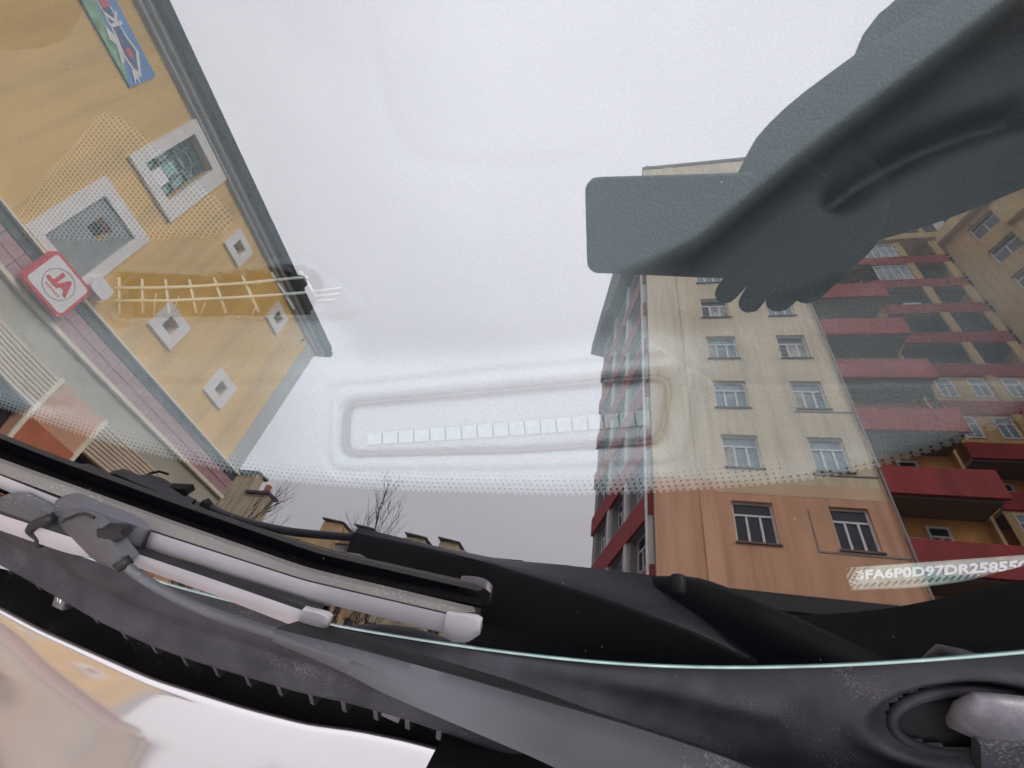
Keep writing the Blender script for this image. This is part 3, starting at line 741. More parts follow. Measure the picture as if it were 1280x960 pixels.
# ================================================================== the car
C0 = np.array([-0.39, 0.065]); RR = np.array([0.978, -0.208]); RB = np.array([0.208, 0.978])      # centre of the windshield foot, driver side, rearwards
car = empty('parked_car', 'silver car under the camera with parked wipers and a windshield mirroring the street', 'car', (C0[0] + .45 * RB[0], C0[1] + .45 * RB[1], 0))
CAR_INV = Matrix.Translation(-car.location)
def in_car(o):
    o.parent = car; o.matrix_parent_inverse = CAR_INV; return o
def ab(p): d = np.asarray(p)[:2] - C0; return d.dot(RR), d.dot(RB)
def wxy(a, b): q = C0 + RR * a + RB * b; return q[0], q[1]
def glass_z(a, b):
    s = math.sqrt(a * a + 0.0016)
    y = C0[1] + s * RR[1] + b * RB[1]
    return GP[2] - GN[1] * (y - GP[1]) / GN[2] - 0.0
def glass_pt(a, b, h=0.0):
    x, y = wxy(a, b); return np.array([x, y, glass_z(a, b)]) + GN * h
EA = [0, .042, .161, .276, .375, .434, .486, .542, .594, .66, .72]
EB = [-.146, -.145, -.1426, -.128, -.105, -.088, -.068, -.041, -.011, .03, .075]
def edge_b(a): return float(np.interp(abs(a), EA, EB))
eb_s = smooth_line(np.stack([np.linspace(0, .72, 80), np.interp(np.linspace(0, .72, 80), EA, EB)], 1), 80, 12)
def edge_b(a): return float(np.interp(abs(a), eb_s[:, 0], eb_s[:, 1]))

# ---- windshield pane
na, nb = 140, 36
aa = np.linspace(-.72, .72, na + 1); top_b = lambda a: .78 - .10 * (a / .72) ** 2
V = []; F = []; MI = []
for lay in (0.0, -0.005):
    for a in aa:
        a_ = a * 1.0
        for j in range(nb + 1):
            t = j / nb; b = edge_b(a) * (1 - t) + top_b(a) * t
            sh = 1 - .16 * t
            V.append(glass_pt(a * sh, b, lay))
L0 = (na + 1) * (nb + 1)
def gi(l_, i, j): return l_ * L0 + i * (nb + 1) + j
for i in range(na):
    for j in range(nb):
        F.append((gi(0, i, j), gi(0, i + 1, j), gi(0, i + 1, j + 1), gi(0, i, j + 1))); MI.append(0)
        F.append((gi(1, i, j), gi(1, i, j + 1), gi(1, i + 1, j + 1), gi(1, i + 1, j))); MI.append(1)
for i in range(na):
    F.append((gi(0, i + 1, 0), gi(0, i, 0), gi(1, i, 0), gi(1, i + 1, 0))); MI.append(2)
    F.append((gi(0, i, nb), gi(0, i + 1, nb), gi(1, i + 1, nb), gi(1, i, nb))); MI.append(2)
for j in range(nb):
    F.append((gi(0, 0, j), gi(0, 0, j + 1), gi(1, 0, j + 1), gi(1, 0, j))); MI.append(2)
    F.append((gi(0, na, j + 1), gi(0, na, j), gi(1, na, j), gi(1, na, j + 1))); MI.append(2)
ws = in_car(mesh_obj('windshield', V, F, ['windshield_glass', 'glass_inner_face', 'frit_black'], None, False, MI))
sm = [mi != 2 for mi in MI]; ws.data.polygons.foreach_set('use_smooth', sm)
e = ws.data.edges
ws['label'] = 'raked tinted windshield mirroring sky, buildings and the photographer'
try: ws.data.set_sharp_from_angle(angle=math.radians(40))
except Exception: pass

# ---- black printed border of the pane
FA = [0, .065, .133, .234, .31, .405, .482, .508, .524, .544, .58, .60]
FB = [-.066, -.065, -.0647, -.0534, -.034, -.0049, .027, .0405, .0542, .0698, .12, .30]
fs = smooth_line(np.stack([np.linspace(0, .6, 100), np.interp(np.linspace(0, .6, 100), FA, FB)], 1), 100, 10)
def frit_b(a):
    a = abs(a)
    return float(np.interp(a, fs[:, 0], fs[:, 1])) if a < .6 else float(np.interp(a, [.6, .62], [.30, .70]))
HF = -0.0058
vt = [ab(gh(*q, HF)) for q in ((1057, 716.5), (1130, 711.5), (1280, 701), (1420, 692))]
vb = [ab(gh(*q, HF)) for q in ((1057, 745), (1143, 742), (1205, 734), (1280, 714), (1420, 693))]
a_v0, a_v1 = vt[0][0], vt[-1][0]
if vb[0][0] > a_v0: vb = [vt[0]] + vb
cols_ = sorted(set(list(np.linspace(-.70, .70, 281)) + [a_v0, a_v0 + 1e-4]))
V = []; F = []
def strip(segs):
    prev = None
    for a, b0, b1 in segs:
        k = len(V)
        for j in range(5): V.append(glass_pt(a, b0 + (b1 - b0) * j / 4, HF))
        if prev is not None:
            for j in range(4): F.append((prev + j, k + j, k + j + 1, prev + j + 1))
        prev = k
lowv = lambda a: np.interp(a, [q[0] for q in vb], [q[1] for q in vb]); topv = lambda a: np.interp(a, [q[0] for q in vt], [q[1] for q in vt])
strip([(a, edge_b(a) - .003, frit_b(a)) for a in cols_ if a <= a_v0])
strip([(a, edge_b(a) - .003, min(lowv(a), topv(a))) for a in cols_ if a >= a_v0])
strip([(a, topv(a), frit_b(a)) for a in cols_ if a >= a_v0])
mesh_obj('frit_band', V, F, 'frit_black', ws)
V = []; F = []
def dot(a, b, r):
    c = glass_pt(a, b, HF); u = np.array([1.0, 0, 0]); w = np.cross(GN, u); k = len(V)
    V.extend([c + (u * math.cos(q * math.pi / 3) + w * math.sin(q * math.pi / 3)) * r for q in range(6)]); F.append(tuple(range(k, k + 6)))
pitch = .0027
for j in range(5):
    for i in range(-120, 212):
        a = (i + (.5 if j % 2 else 0)) * pitch
        if a > .475 and j > 1: continue
        dot(a, frit_b(a) + .0006 + j * pitch * .84, .00082 * (1 - j / 6.5))
for i in range(4):
    for j in range(7):
        a = a_v0 + .0012 + i * .0019; b = float(lowv(a)) + (float(topv(a)) - float(lowv(a))) * (j + .5 * (i % 2) + .3) / 7.5
        dot(a, b, .0007 * (1 - i / 6))
bead = [tuple(glass_pt(a, edge_b(a) - .0002, -.0004)) for a in np.linspace(-.70, .70, 240)]
MB().tube(bead, .0009, 8).build('polished_edge', 'glass_edge', ws, True)
fd = mesh_obj('frit_dots', V, F, 'frit_black', ws); fd['kind'] = 'stuff'

# the dashboard top: close under the glass at its foot, falling away from it rearwards
def dash_z(x, y):
    dx, dy = x - C0[0], y - C0[1]; a = np.abs(dx * RR[0] + dy * RR[1]); b = dx * RB[0] + dy * RB[1]
    fbv = np.where(a < .6, np.interp(a, fs[:, 0], fs[:, 1]), np.interp(a, [.6, .62], [.30, .70]))
    fbv = np.minimum(fbv, .07)
    q = b - fbv; q = .5 * (q + np.sqrt(q * q + .0004))
    yy = C0[1] + np.sqrt(a * a + .0016) * RR[1] + b * RB[1]
    return GP[2] - GN[1] * (yy - GP[1]) / GN[2] - .0098 - .27 * q
def gd(x, y):                              # point on the dashboard top
    d = ray(x, y); z = 1.0
    for _ in range(25):
        p = EYE + d * ((z - EYE[2]) / d[2]); z = .5 * z + .5 * float(dash_z(p[0], p[1]))
    return EYE + d * ((z - EYE[2]) / d[2])
# ---- dashboard: one moulded skin with recesses, grooves and creases
gx = np.arange(-.62, .26, .0018); gy_ = np.arange(-.125, .43, .0018)
X, Y = np.meshgrid(gx, gy_, indexing='ij')
Z = dash_z(X, Y)
def pl(pts): return np.array([gd(*q)[:2] for q in pts])
def seg_dist(poly, closed):
    q = poly if not closed else np.vstack([poly, poly[:1]]); D = np.full(X.shape, 9.0)
    for (x0, y0), (x1, y1) in zip(q[:-1], q[1:]):
        dx, dy = x1 - x0, y1 - y0; L = dx * dx + dy * dy + 1e-12
        t = np.clip(((X - x0) * dx + (Y - y0) * dy) / L, 0, 1)
        D = np.minimum(D, np.hypot(X - x0 - t * dx, Y - y0 - t * dy))
    return D
def inside(poly):
    r = np.zeros(X.shape, bool); k = len(poly); j = k - 1
    for i in range(k):
        xi, yi = poly[i]; xj, yj = poly[j]
        c = ((yi > Y) != (yj > Y)) & (X < (xj - xi) * (Y - yi) / (yj - yi + 1e-15) + xi); r ^= c; j = i
    return r
def sdf(pts):
    q = pl(pts); d = seg_dist(q, True); return np.where(inside(q), -d, d)
def sstep(x): x = np.clip(x, 0, 1); return x * x * (3 - 2 * x)
def groove(pts, depth, w):
    global Z
    Z = Z - depth * np.exp(-(seg_dist(pl(pts), False) / w) ** 2)
tray_out = [(425, 484), (640, 462), (845, 445), (862, 450), (869, 468), (860, 555), (852, 572), (835, 582), (640, 590), (425, 590), (412, 583), (407, 570), (410, 500), (414, 488)]
tray_in = [(436, 504), (640, 486), (825, 469), (836, 473), (839, 484), (828, 545), (821, 552), (640, 563), (436, 568), (428, 565), (425, 557), (427, 512)]
so, si = sdf(tray_out), sdf(tray_in)
Z -= .0030 * np.exp(-(so / .0018) ** 2)
Z -= .0020 * sstep(-so / .008) + .0045 * sstep((.0030 - si) / .0035)
Z -= .0034 * np.exp(-((si - .0004) / .0013) ** 2)
slot = [(146, 346), (150, 344), (250, 349), (330, 342), (372, 335), (395, 345), (402, 356), (398, 372), (385, 390), (300, 391), (150, 394), (146, 390)]
house = [(120, 345), (150, 330), (250, 336), (368, 320), (385, 326), (448, 368), (456, 380), (452, 394), (436, 401), (300, 402), (172, 402), (158, 409), (140, 408)]
ss_ = sdf(slot); Z -= .013 * sstep((.002 - ss_) / .003)
sh_ = sdf(house); Z += .0022 * sstep(-sh_ / .004); Z -= .001 * np.exp(-(sh_ / .0016) ** 2)
spk = [(20, 268), (120, 147), (130, 143), (142, 146), (165, 160), (283, 262), (289, 275), (286, 288), (275, 296), (250, 300), (190, 301), (100, 303), (28, 300)]
sp_ = sdf(spk); Z += .0012 * sstep(-sp_ / .003)
dark = [(-120, -120), (104, -120), (103, 0), (98, 22), (88, 42), (70, 56), (40, 63), (-120, 84)]
dk_ = sdf(dark); Z -= .004 * sstep(-dk_ / .004)
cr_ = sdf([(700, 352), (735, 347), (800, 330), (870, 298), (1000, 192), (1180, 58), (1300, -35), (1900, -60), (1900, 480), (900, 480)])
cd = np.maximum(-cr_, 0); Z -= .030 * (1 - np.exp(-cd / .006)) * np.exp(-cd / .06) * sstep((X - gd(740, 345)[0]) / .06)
groove([(1330, 95), (1280, 108), (1200, 138), (1130, 178), (1085, 210)], .012, .006)
groove([(440, -40), (450, 0), (470, 90), (492, 168), (505, 190), (525, 201), (600, 208), (700, 205), (750, 190), (790, 150), (840, 80), (890, -20)], .0014, .005)
groove([(120, 482), (260, 482), (400, 478)], .0012, .003)
groove([(180, 446), (450, 452), (640, 440), (760, 424), (900, 396), (1060, 360)], .0025, .008)
groove([(20, 420), (35, 440), (20, 480), (45, 505), (60, 512)], .002, .003)
groove([(47, 503), (85, 510), (95, 500), (100, 480)], .002, .003)
dxv, dyv = X - C0[0], Y - C0[1]; av_ = np.abs(dxv * RR[0] + dyv * RR[1])
fr_ = (dxv * RB[0] + dyv * RB[1]) - np.interp(av_, fs[:, 0], fs[:, 1])
pn_ = sdf([(-300, 395), (150, 408), (400, 402), (460, 441), (640, 438), (760, 424), (900, 396), (1060, 356), (1400, 290), (1900, 300), (1900, 1100), (-300, 1100)])
# pad greys plus painted light and shade: dark past crease, pale by the glass
SHADE_TONE = np.full(X.shape, .50)
SHADE_TONE = SHADE_TONE + (.24 - .50) * sstep(.5 - (X - gd(440, 300)[0]) / .14) 
SHADE_TONE = SHADE_TONE + (.15 - SHADE_TONE) * sstep(cd / .004) * sstep((X - gd(740, 345)[0]) / .05)
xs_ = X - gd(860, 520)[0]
SHADE_TONE = SHADE_TONE + ((.92 - .55 * sstep(xs_ / .05 + .5) - .45 * sstep(.5 - (X - gd(360, 480)[0]) / .06)) - SHADE_TONE) * sstep(.5 - pn_ / .022)
SHADE_TONE = SHADE_TONE + (.85 - SHADE_TONE) * np.exp(-(np.maximum(fr_ - .001, 0) / .012) ** 2) * sstep(1 - (X - gd(1060, 600)[0]) / .02)
MIg = np.zeros(X.shape, int); MIg[sp_ < 0] = 1; MIg[ss_ < .0005] = 3; MIg[dk_ < 0] = 2
nx_, ny_ = X.shape
verts = np.stack([X, Y, Z], -1).reshape(-1, 3)
ii, jj = np.meshgrid(np.arange(nx_ - 1), np.arange(ny_ - 1), indexing='ij')
q0 = (ii * ny_ + jj).ravel(); quads = np.stack([q0, q0 + ny_, q0 + ny_ + 1, q0 + 1], 1)
me = bpy.data.meshes.new('dashboard')
me.vertices.add(len(verts)); me.vertices.foreach_set('co', verts.astype(np.float32).ravel())
me.loops.add(quads.size); me.loops.foreach_set('vertex_index', quads.astype(np.int32).ravel())
me.polygons.add(len(quads)); me.polygons.foreach_set('loop_start', np.arange(0, quads.size, 4, dtype=np.int32))
for k in ('dash_skin', 'dash_perforated', 'dash_dark', 'vent_dark'): me.materials.append(MATS[k])
me.polygons.foreach_set('material_index', MIg[:-1, :-1].ravel().astype(np.int32))
me.polygons.foreach_set('use_smooth', np.ones(len(quads), bool))
me.update(calc_edges=True); me.validate()
me.attributes.new('panel', 'FLOAT', 'POINT').data.foreach_set('value', SHADE_TONE.ravel().astype(np.float32))
db = bpy.data.objects.new('dashboard', me); COL.objects.link(db); in_car(db)
db['label'] = 'leather-grained grey dashboard seen faintly through the windshield'
# wider dash apron and cabin floor, outside what the photo shows
V = [(*wxy(a, b), z) for a, b, z in ((-.72, -.05, .93), (.66, -.05, .93), (.70, .45, 1.02), (-.72, .45, 1.02), (-.72, .55, .80), (.70, .55, .80))]
mesh_obj('apron', V, [(0, 1, 2, 3), (3, 2, 5, 4)], 'dash_apron', db)
# grille cells in the tray
def dz(p, dz_): return np.array([p[0], p[1], p[2] + dz_])
tl, tr_, br, bl = [np.array(q, float) for q in ((452, 541), (814, 511), (817, 530), (452, 556))]
NC = 18
def cellpt(u, v):
    bow = -5.0 * math.sin(math.pi * u) * 0 + 4 * u * (1 - u)
    q = (tl * (1 - u) + tr_ * u) * (1 - v) + (bl * (1 - u) + br * u) * v; q[1] += bow
    return dz(gd(*q), -.0070)
for i in range(NC):
    u0, u1 = i / NC + .0028, (i + 1) / NC - .0028
    c = [cellpt(u0, 0), cellpt(u1, 0), cellpt(u1, 1), cellpt(u0, 1)]
    V = c + [dz(q, .0016) for q in c]
    mesh_obj('grille_cell', V, [(0, 1, 2, 3), (4, 7, 6, 5), (0, 4, 5, 1), (1, 5, 6, 2), (2, 6, 7, 3), (3, 7, 4, 0)], 'light_mesh', db)
for outl, rr_, zo in ((tray_in, .0012, -.0042),):
    q = smooth_line([gd(*p_) for p_ in outl + outl[:1]], 120, 2)
    MB().tube([tuple(dz(p_, zo)) for p_ in q], rr_, 6).build('tray_rim', 'seat_fabric', db, True)
# lattice of the side vent
def dash_bar(pts, r, zoff, name='vent_bar', material='vent_bar'):
    return MB().tube([tuple(dz(gd(*q), zoff)) for q in pts], r, 6).build(name, material, db, True)
dash_bar([(146, 360), (200, 360), (250, 358), (310, 354), (370, 348), (386, 347)], .00085, .0005)
dash_bar([(146, 376), (215, 376), (300, 372), (360, 368), (384, 366)], .00085, .0005)
for q in (((148, 346), (149, 393)), ((177, 348), (178, 391)), ((206, 349), (211, 391)), ((236, 349), (245, 391)), ((267, 347), (282, 391)), ((302, 344), (323, 390)), ((339, 340), (367, 386)), ((375, 338), (396, 372))):
    dash_bar(q, .0008, -.0005)
for q in (((183, 362), (180, 391)), ((212, 366), (208, 380)), ((246, 374), (240, 391)), ((312, 376), (305, 391)), ((272, 351), (318, 349))): dash_bar(q, .0005, -.006)
for i in range(3): dash_bar([(395 + 2 * i, 366 + 6 * i), (430 - 3 * i, 362 + 7 * i)], .0006, .0025, 'louvre', 'vent_bar')
# number plate of the chassis under its window in the border
def gt(x, y, h=-.012): return gh(x, y, h)
pl_c = [gt(*q, -.0068) for q in ((1040, 700), (1300, 682), (1300, 752), (1040, 772))]
V = pl_c + [q - GN * .001 for q in pl_c]
vp = in_car(mesh_obj('number_plate', V, [(0, 1, 2, 3), (7, 6, 5, 4), (0, 4, 5, 1), (1, 5, 6, 2), (2, 6, 7, 3), (3, 7, 4, 0)], 'vin_plate'))
tx = text_mesh('number_text', '3FA6P0D97DR258550', .0088, 'vin_text', .0002, 'LEFT', bold=.0003); tx.parent = vp
p0, p1 = gt(1070, 719.5, -.0064), gt(1284, 707, -.0064); ux = (p1 - p0); Lx = np.linalg.norm(ux); ux /= Lx; uy = np.cross(GN, ux)
dims = max(v.co.x for v in tx.data.vertices) - min(v.co.x for v in tx.data.vertices)
s_ = Lx / dims
Mx = Matrix(((ux[0], uy[0], GN[0], p0[0]), (ux[1], uy[1], GN[1], p0[1]), (ux[2], uy[2], GN[2], p0[2]), (0, 0, 0, 1)))
tx.matrix_local = Mx @ Matrix.Diagonal((s_, s_, 1, 1))
mk = MB()
for i in range(26):
    x = 1062 + i * 9; yy = 736 - i * .75
    mk.tube([tuple(gt(x, yy, -.0064)), tuple(gt(x + 6, yy - 5, -.0064))], .0004, 4)
mk.build('engraving', 'vin_shield', vp)

# ---- cowl: plastic tray between glass and hood
ge = smooth_line([(-420, 440), (-200, 552), (0, 640), (200, 722), (410, 783), (620, 815), (760, 830), (900, 838), (1080, 832), (1280, 815), (1420, 797)], 260, 6)
lp = smooth_line([(-560, 420), (-300, 548), (-140, 622), (0, 692), (50, 720), (130, 766), (195, 796), (260, 818), (380, 853), (440, 865), (520, 888), (640, 930), (800, 985), (1000, 1030), (1300, 1050), (1560, 1050)], 260, 6)
E3 = np.array([glass_pt(*ab(gh(x, y, 0)), -.0075) for x, y in ge])
zl = np.interp(lp[:, 0], [-600, 500, 900, 1300, 1600], [.966, .966, .972, .985, .99])
L3 = np.array([gz(x, y, z) for (x, y), z in zip(lp, zl)])
NR = 46
tt = np.linspace(0, 1, NR)
G3 = E3[:, None, :] * (1 - tt)[None, :, None] + L3[:, None, :] * tt[None, :, None]
G3[:, :, 2] += .004 * np.sin(np.pi * tt)[None, :]
G3[:, :, 2] += .013 * np.exp(-((G3[:, :, 0] + .105) / .055) ** 2) * np.sin(np.pi * tt ** .75)[None, :] ** 1.5  # swelling added to block low reflections beside the arm
G3[:, :, 2] += .0030 * np.exp(-((1 - tt) / .10) ** 2)[None, :] - .0022 * np.exp(-((tt - .72) / .12) ** 2)[None, :]
L3 = G3[:, -1, :].copy()
# raised crease running away from the glass edge
PX = (G3 - EYE) @ RM; PX = np.stack([CX + FPX * PX[..., 0] / PX[..., 2], CY + FPX * PX[..., 1] / PX[..., 2]], -1)
def pdist(line):
    D = np.full(PX.shape[:2], 1e9)
    for (x0, y0), (x1, y1) in zip(line[:-1], line[1:]):
        dx, dy = x1 - x0, y1 - y0; t = np.clip(((PX[..., 0] - x0) * dx + (PX[..., 1] - y0) * dy) / (dx * dx + dy * dy), 0, 1)
        D = np.minimum(D, np.hypot(PX[..., 0] - x0 - t * dx, PX[..., 1] - y0 - t * dy))
    return D
G3[:, :, 2] += .0030 * np.exp(-(pdist([(560, 812), (660, 828), (760, 847), (870, 868), (960, 890)]) / 16) ** 2)
eh = ((PX[..., 0] - 1212) / 98) ** 2 + ((PX[..., 1] - 903) / 40) ** 2
G3[:, :, 2] -= .006 * sstep(1.9 - eh) ; G3[:, :, 2] += .0028 * np.exp(-((eh - 2.0) / .5) ** 2)
V = [tuple(q) for q in G3.reshape(-1, 3)]; F = []
nC = G3.shape[0]
for i in range(nC - 1):
    for j in range(NR - 1):
        if np.mean([eh[i, j], eh[i + 1, j], eh[i, j + 1], eh[i + 1, j + 1]]) < .95: continue
        F.append((i * NR + j, i * NR + j + 1, (i + 1) * NR + j + 1, (i + 1) * NR + j))
# rolled lip and front wall
fwd3 = np.array([-RB[0], -RB[1], 0]); prof = [(.0022, .0006), (.0042, -.0002), (.0060, -.0022), (.0068, -.0055), (.0072, -.012), (.0072, -.030), (.006, -.065)]
b0 = len(V)
for i in range(nC):
    for f_, z_ in prof: V.append(tuple(L3[i] + fwd3 * f_ + np.array([0, 0, z_])))
k = len(prof)
for i in range(nC - 1):
    F.append((i * NR + NR - 1, b0 + i * k, b0 + (i + 1) * k, (i + 1) * NR + NR - 1))
    for j in range(k - 1): F.append((b0 + i * k + j, b0 + i * k + j + 1, b0 + (i + 1) * k + j + 1, b0 + (i + 1) * k + j))
cowl = in_car(mesh_obj('cowl', V, F, 'cowl_plastic', None, True))
cowl['label'] = 'textured dark grey plastic cowl between windshield and hood'
# well under the wiper hole
wc = gz(1215, 905, .975)
wr = [[wc + np.array([math.cos(t) * rx, math.sin(t) * ry, dz_]) for t in np.linspace(0, 2 * math.pi, 28, endpoint=False)] for rx, ry, dz_ in ((.055, .024, .004), (.052, .022, -.02), (.045, .020, -.05))]
loft('spindle_well', wr, 'black_rubber', cowl, caps=True)
# gutter in front of the cowl
gut = [[L3[i] + fwd3 * .007 + np.array([0, 0, -.062]), L3[i] + fwd3 * .09 + np.array([0, 0, -.070])] for i in range(0, nC, 4)]
V = [tuple(q) for r in gut for q in r]; F = [(2 * i, 2 * i + 1, 2 * i + 3, 2 * i + 2) for i in range(len(gut) - 1)]
mesh_obj('gutter_floor', V, F, 'black_gutter', cowl)
for i in range(20, nC - 10, 5):
    p = L3[i] + fwd3 * .0075; r = MB(); lat = np.array([RR[0], RR[1], 0]) * .0016
    a_, b_ = p + np.array([0, 0, -.010]) - lat, p + np.array([0, 0, -.010]) + lat
    V = []
    for base in (a_, b_):
        V += [base, base + fwd3 * .017 + np.array([0, 0, -.014]), base + fwd3 * .017 + np.array([0, 0, -.05]), base + np.array([0, 0, -.05])]
    mesh_obj('gutter_rib', V, [(0, 1, 2, 3), (7, 6, 5, 4), (0, 4, 5, 1), (1, 5, 6, 2), (2, 6, 7, 3), (3, 7, 4, 0)], 'cowl_smooth', cowl)
def clip(px, py, z, s=1.0):
    c = gz(px, py, z); u = np.array([RR[0], RR[1], 0]); w = fwd3
    rings = []
    for (hw, f0, f1, dz_) in ((.0050, -.0045, .0050, -.02), (.0054, -.0050, .0055, -.004), (.0052, -.0048, .0052, -.0006), (.0045, -.0040, .0044, 0)):
        rings.append([c + (u * x * hw + w * (f1 if y > 0 else f0)) * s + np.array([0, 0, dz_]) for x, y in ((-1, -1), (1, -1), (.8, 1), (-.8, 1))])
    o = loft('clip', rings, 'clip_plastic', cowl, ang=50)
    V = [c + (u * x + w * y) * s + np.array([0, 0, .0003]) for x, y in ((-.0022, -.0015), (-.0006, .0012), (-.0001, .0012), (-.0012, -.0015), (.0004, -.0014), (.0022, -.0014), (.0008, .0013), (.0019, .0013))]
    mesh_obj('clip_mark', V, [(0, 1, 2, 3), (4, 5, 7, 6)], 'clip_mark', cowl)
clip(74, 750, .957, 1.15); clip(491, 885, .964, 1.35)

# ---- hood
he = smooth_line([(-560, 400), (-320, 560), (-150, 662), (0, 748), (60, 784), (190, 849), (300, 889), (375, 912), (410, 918), (440, 923), (500, 938), (560, 957), (700, 1010), (900, 1060), (1200, 1100), (1700, 1120)], 220, 3)
H3 = np.array([gz(x, y, .955) for x, y in he]); H3[:, 2] -= .055 * (H3[:, 0] + .25)
fs_ = [0, .0008, .002, .004, .008, .014, .022, .032, .045, .06, .08, .1, .13, .17, .22, .3, .4, .5, .6, .7, .8, .9, 1.0, 1.08]
def hood_z(d):
    return -(.135 * d + np.where(d < .06, 1.3 * d * d, 1.3 * .0036 + .09 * (d - .06)) - .0)
rows = []
for dd in fs_:
    r = H3 + fwd3[None, :] * dd; r = r.copy(); r[:, 2] += float(hood_z(np.array(dd))) * (1 if dd < .5 else 1) + .12 * max(dd - .25, 0) * .6 - .03 * max(dd - .8, 0)
    r[:, 2] -= .0015 * math.exp(-dd / .0012); rows.append(r)
under = []
for f_, z_ in ((.0005, -.004), (.003, -.006), (.03, -.012)):
    r = H3 + fwd3[None, :] * f_; r = r.copy(); r[:, 2] += z_; under.append(r)
allr = under[::-1] + rows
V = [tuple(q) for r in allr for q in r]; k = len(he); F = []
for i in range(len(allr) - 1):
    for j in range(k - 1): F.append((i * k + j, i * k + j + 1, (i + 1) * k + j + 1, (i + 1) * k + j))
hood = in_car(mesh_obj('hood', V, F, 'car_paint', None, True)); fix_normals(hood)
hood['label'] = 'glossy silver hood mirroring the ochre building'

# ---- wipers
def blade_like(name, up, lo, hu, hl, thick, material, parent, k=60, bulge=.0004, it=3, rowsn=6, cap=True):
    U = smooth_line(up, k, it); Lw = smooth_line(lo, k, it)
    hu = np.interp(np.linspace(0, 1, k), np.linspace(0, 1, len(hu)), hu); hl = np.interp(np.linspace(0, 1, k), np.linspace(0, 1, len(hl)), hl)
    rings = []
    for i in range(k):
        pu, q = gh(*U[i], hu[i]), gh(*Lw[i], hl[i]); r = []
        for j in range(rowsn + 1):
            t = j / rowsn; r.append(pu * (1 - t) + q * t + GN * bulge * math.sin(math.pi * t))
        r += [q - GN * thick * .25, q - GN * thick + (pu - q) * .12, pu - GN * thick - (pu - q) * .12, pu - GN * thick * .25]
        rings.append(r)
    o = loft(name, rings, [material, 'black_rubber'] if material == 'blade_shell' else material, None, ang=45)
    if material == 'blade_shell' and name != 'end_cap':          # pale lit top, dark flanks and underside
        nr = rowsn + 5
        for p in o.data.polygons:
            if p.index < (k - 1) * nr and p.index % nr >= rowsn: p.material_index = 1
    if parent is None: in_car(o)
    else: o.parent = parent
    return o
# driver's blade on the glass
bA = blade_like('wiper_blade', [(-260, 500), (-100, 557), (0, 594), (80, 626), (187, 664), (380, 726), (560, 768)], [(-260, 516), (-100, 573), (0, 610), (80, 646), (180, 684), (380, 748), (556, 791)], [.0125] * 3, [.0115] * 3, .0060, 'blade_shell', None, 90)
bA['label'] = 'upper wiper blade with pale lit shell lying on the glass'
blade_like('spoiler', [(-260, 484), (-100, 541), (0, 578), (180, 643), (380, 714), (594, 765)], [(-260, 498), (-100, 555), (0, 592), (185, 661), (380, 724), (560, 766)], [.0085] * 3, [.0118] * 3, .0035, 'blade_spoiler', bA, 80, .0)
blade_like('rubber_lip', [(-260, 496), (0, 590), (185, 656), (380, 722), (598, 768)], [(-260, 512), (0, 606), (182, 676), (380, 740), (598, 786)], [.0060] * 3, [.0060] * 3, .0055, 'black_rubber', bA, 70, .0)
blade_like('end_cap', [(558, 767), (580, 770), (594, 773), (601, 779)], [(555, 795), (565, 803), (585, 803), (600, 793)], [.0135, .0138, .0130], [.0125, .0125, .012], .0045, 'blade_shell', bA, 14, .0010, 1)
# passenger's blade in front of it
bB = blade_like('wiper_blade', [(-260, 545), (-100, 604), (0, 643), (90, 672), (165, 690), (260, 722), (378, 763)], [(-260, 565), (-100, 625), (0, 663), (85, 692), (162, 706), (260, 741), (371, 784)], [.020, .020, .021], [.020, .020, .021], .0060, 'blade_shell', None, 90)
bB['label'] = 'lower wiper blade of the passenger side, nearer the hood'
blade_like('spoiler', [(-260, 525), (0, 621), (90, 657), (182, 691), (280, 722), (404, 761)], [(-260, 544), (0, 642), (90, 671), (166, 689), (260, 721), (380, 762)], [.0165] * 3, [.0195] * 3, .003, 'black_rubber', bB, 70, .0)
blade_like('rubber_lip', [(-260, 552), (0, 650), (90, 680), (165, 698), (260, 730), (400, 772)], [(-260, 566), (0, 662), (90, 694), (165, 706), (260, 742), (398, 790)], [.0140] * 3, [.0140] * 3, .009, 'black_rubber', bB, 60, .0)
blade_like('end_cap', [(378, 762), (395, 766), (406, 770), (411, 776)], [(370, 788), (380, 795), (398, 793), (410, 784)], [.0225, .0228, .022], [.0215, .0215, .021], .0045, 'blade_shell', bB, 14, .0010, 1)
# driver's arm: broad ridged root, thin rod, leaf-shaped tip
up = smooth_line([(345, 786), (450, 812), (575, 846), (664, 872), (780, 905), (900, 944), (1000, 985)], 70, 3)
lo = smooth_line([(343, 801), (420, 835), (473, 863), (560, 901), (690, 957), (800, 1010), (900, 1060)], 70, 3)
rg_ = smooth_line([(344, 792), (430, 821), (514, 860), (623, 909), (717, 950), (830, 1000), (940, 1045)], 70, 3)
lo_w = smooth_line([(-.1475, -.107, 1.0275), (-.1286, -.1119, 1.025), (-.1077, -.1161, 1.0254), (-.0873, -.12, 1.0278), (-.0666, -.1229, 1.0297), (-.0408, -.1261, 1.0325), (-.0151, -.1293, 1.0352), (.0158, -.1348, 1.0381), (.0468, -.1405, 1.041), (.0729, -.1459, 1.0436), (.080, -.1470, 1.0430)], 70, 2)
hU = np.interp(np.linspace(0, 1, 70), [0, .3, .6, 1], [.038, .038, .036, .032]); hL = np.interp(np.linspace(0, 1, 70), [0, .25, .6, 1], [.040, .045, .056, .060])
rings = []
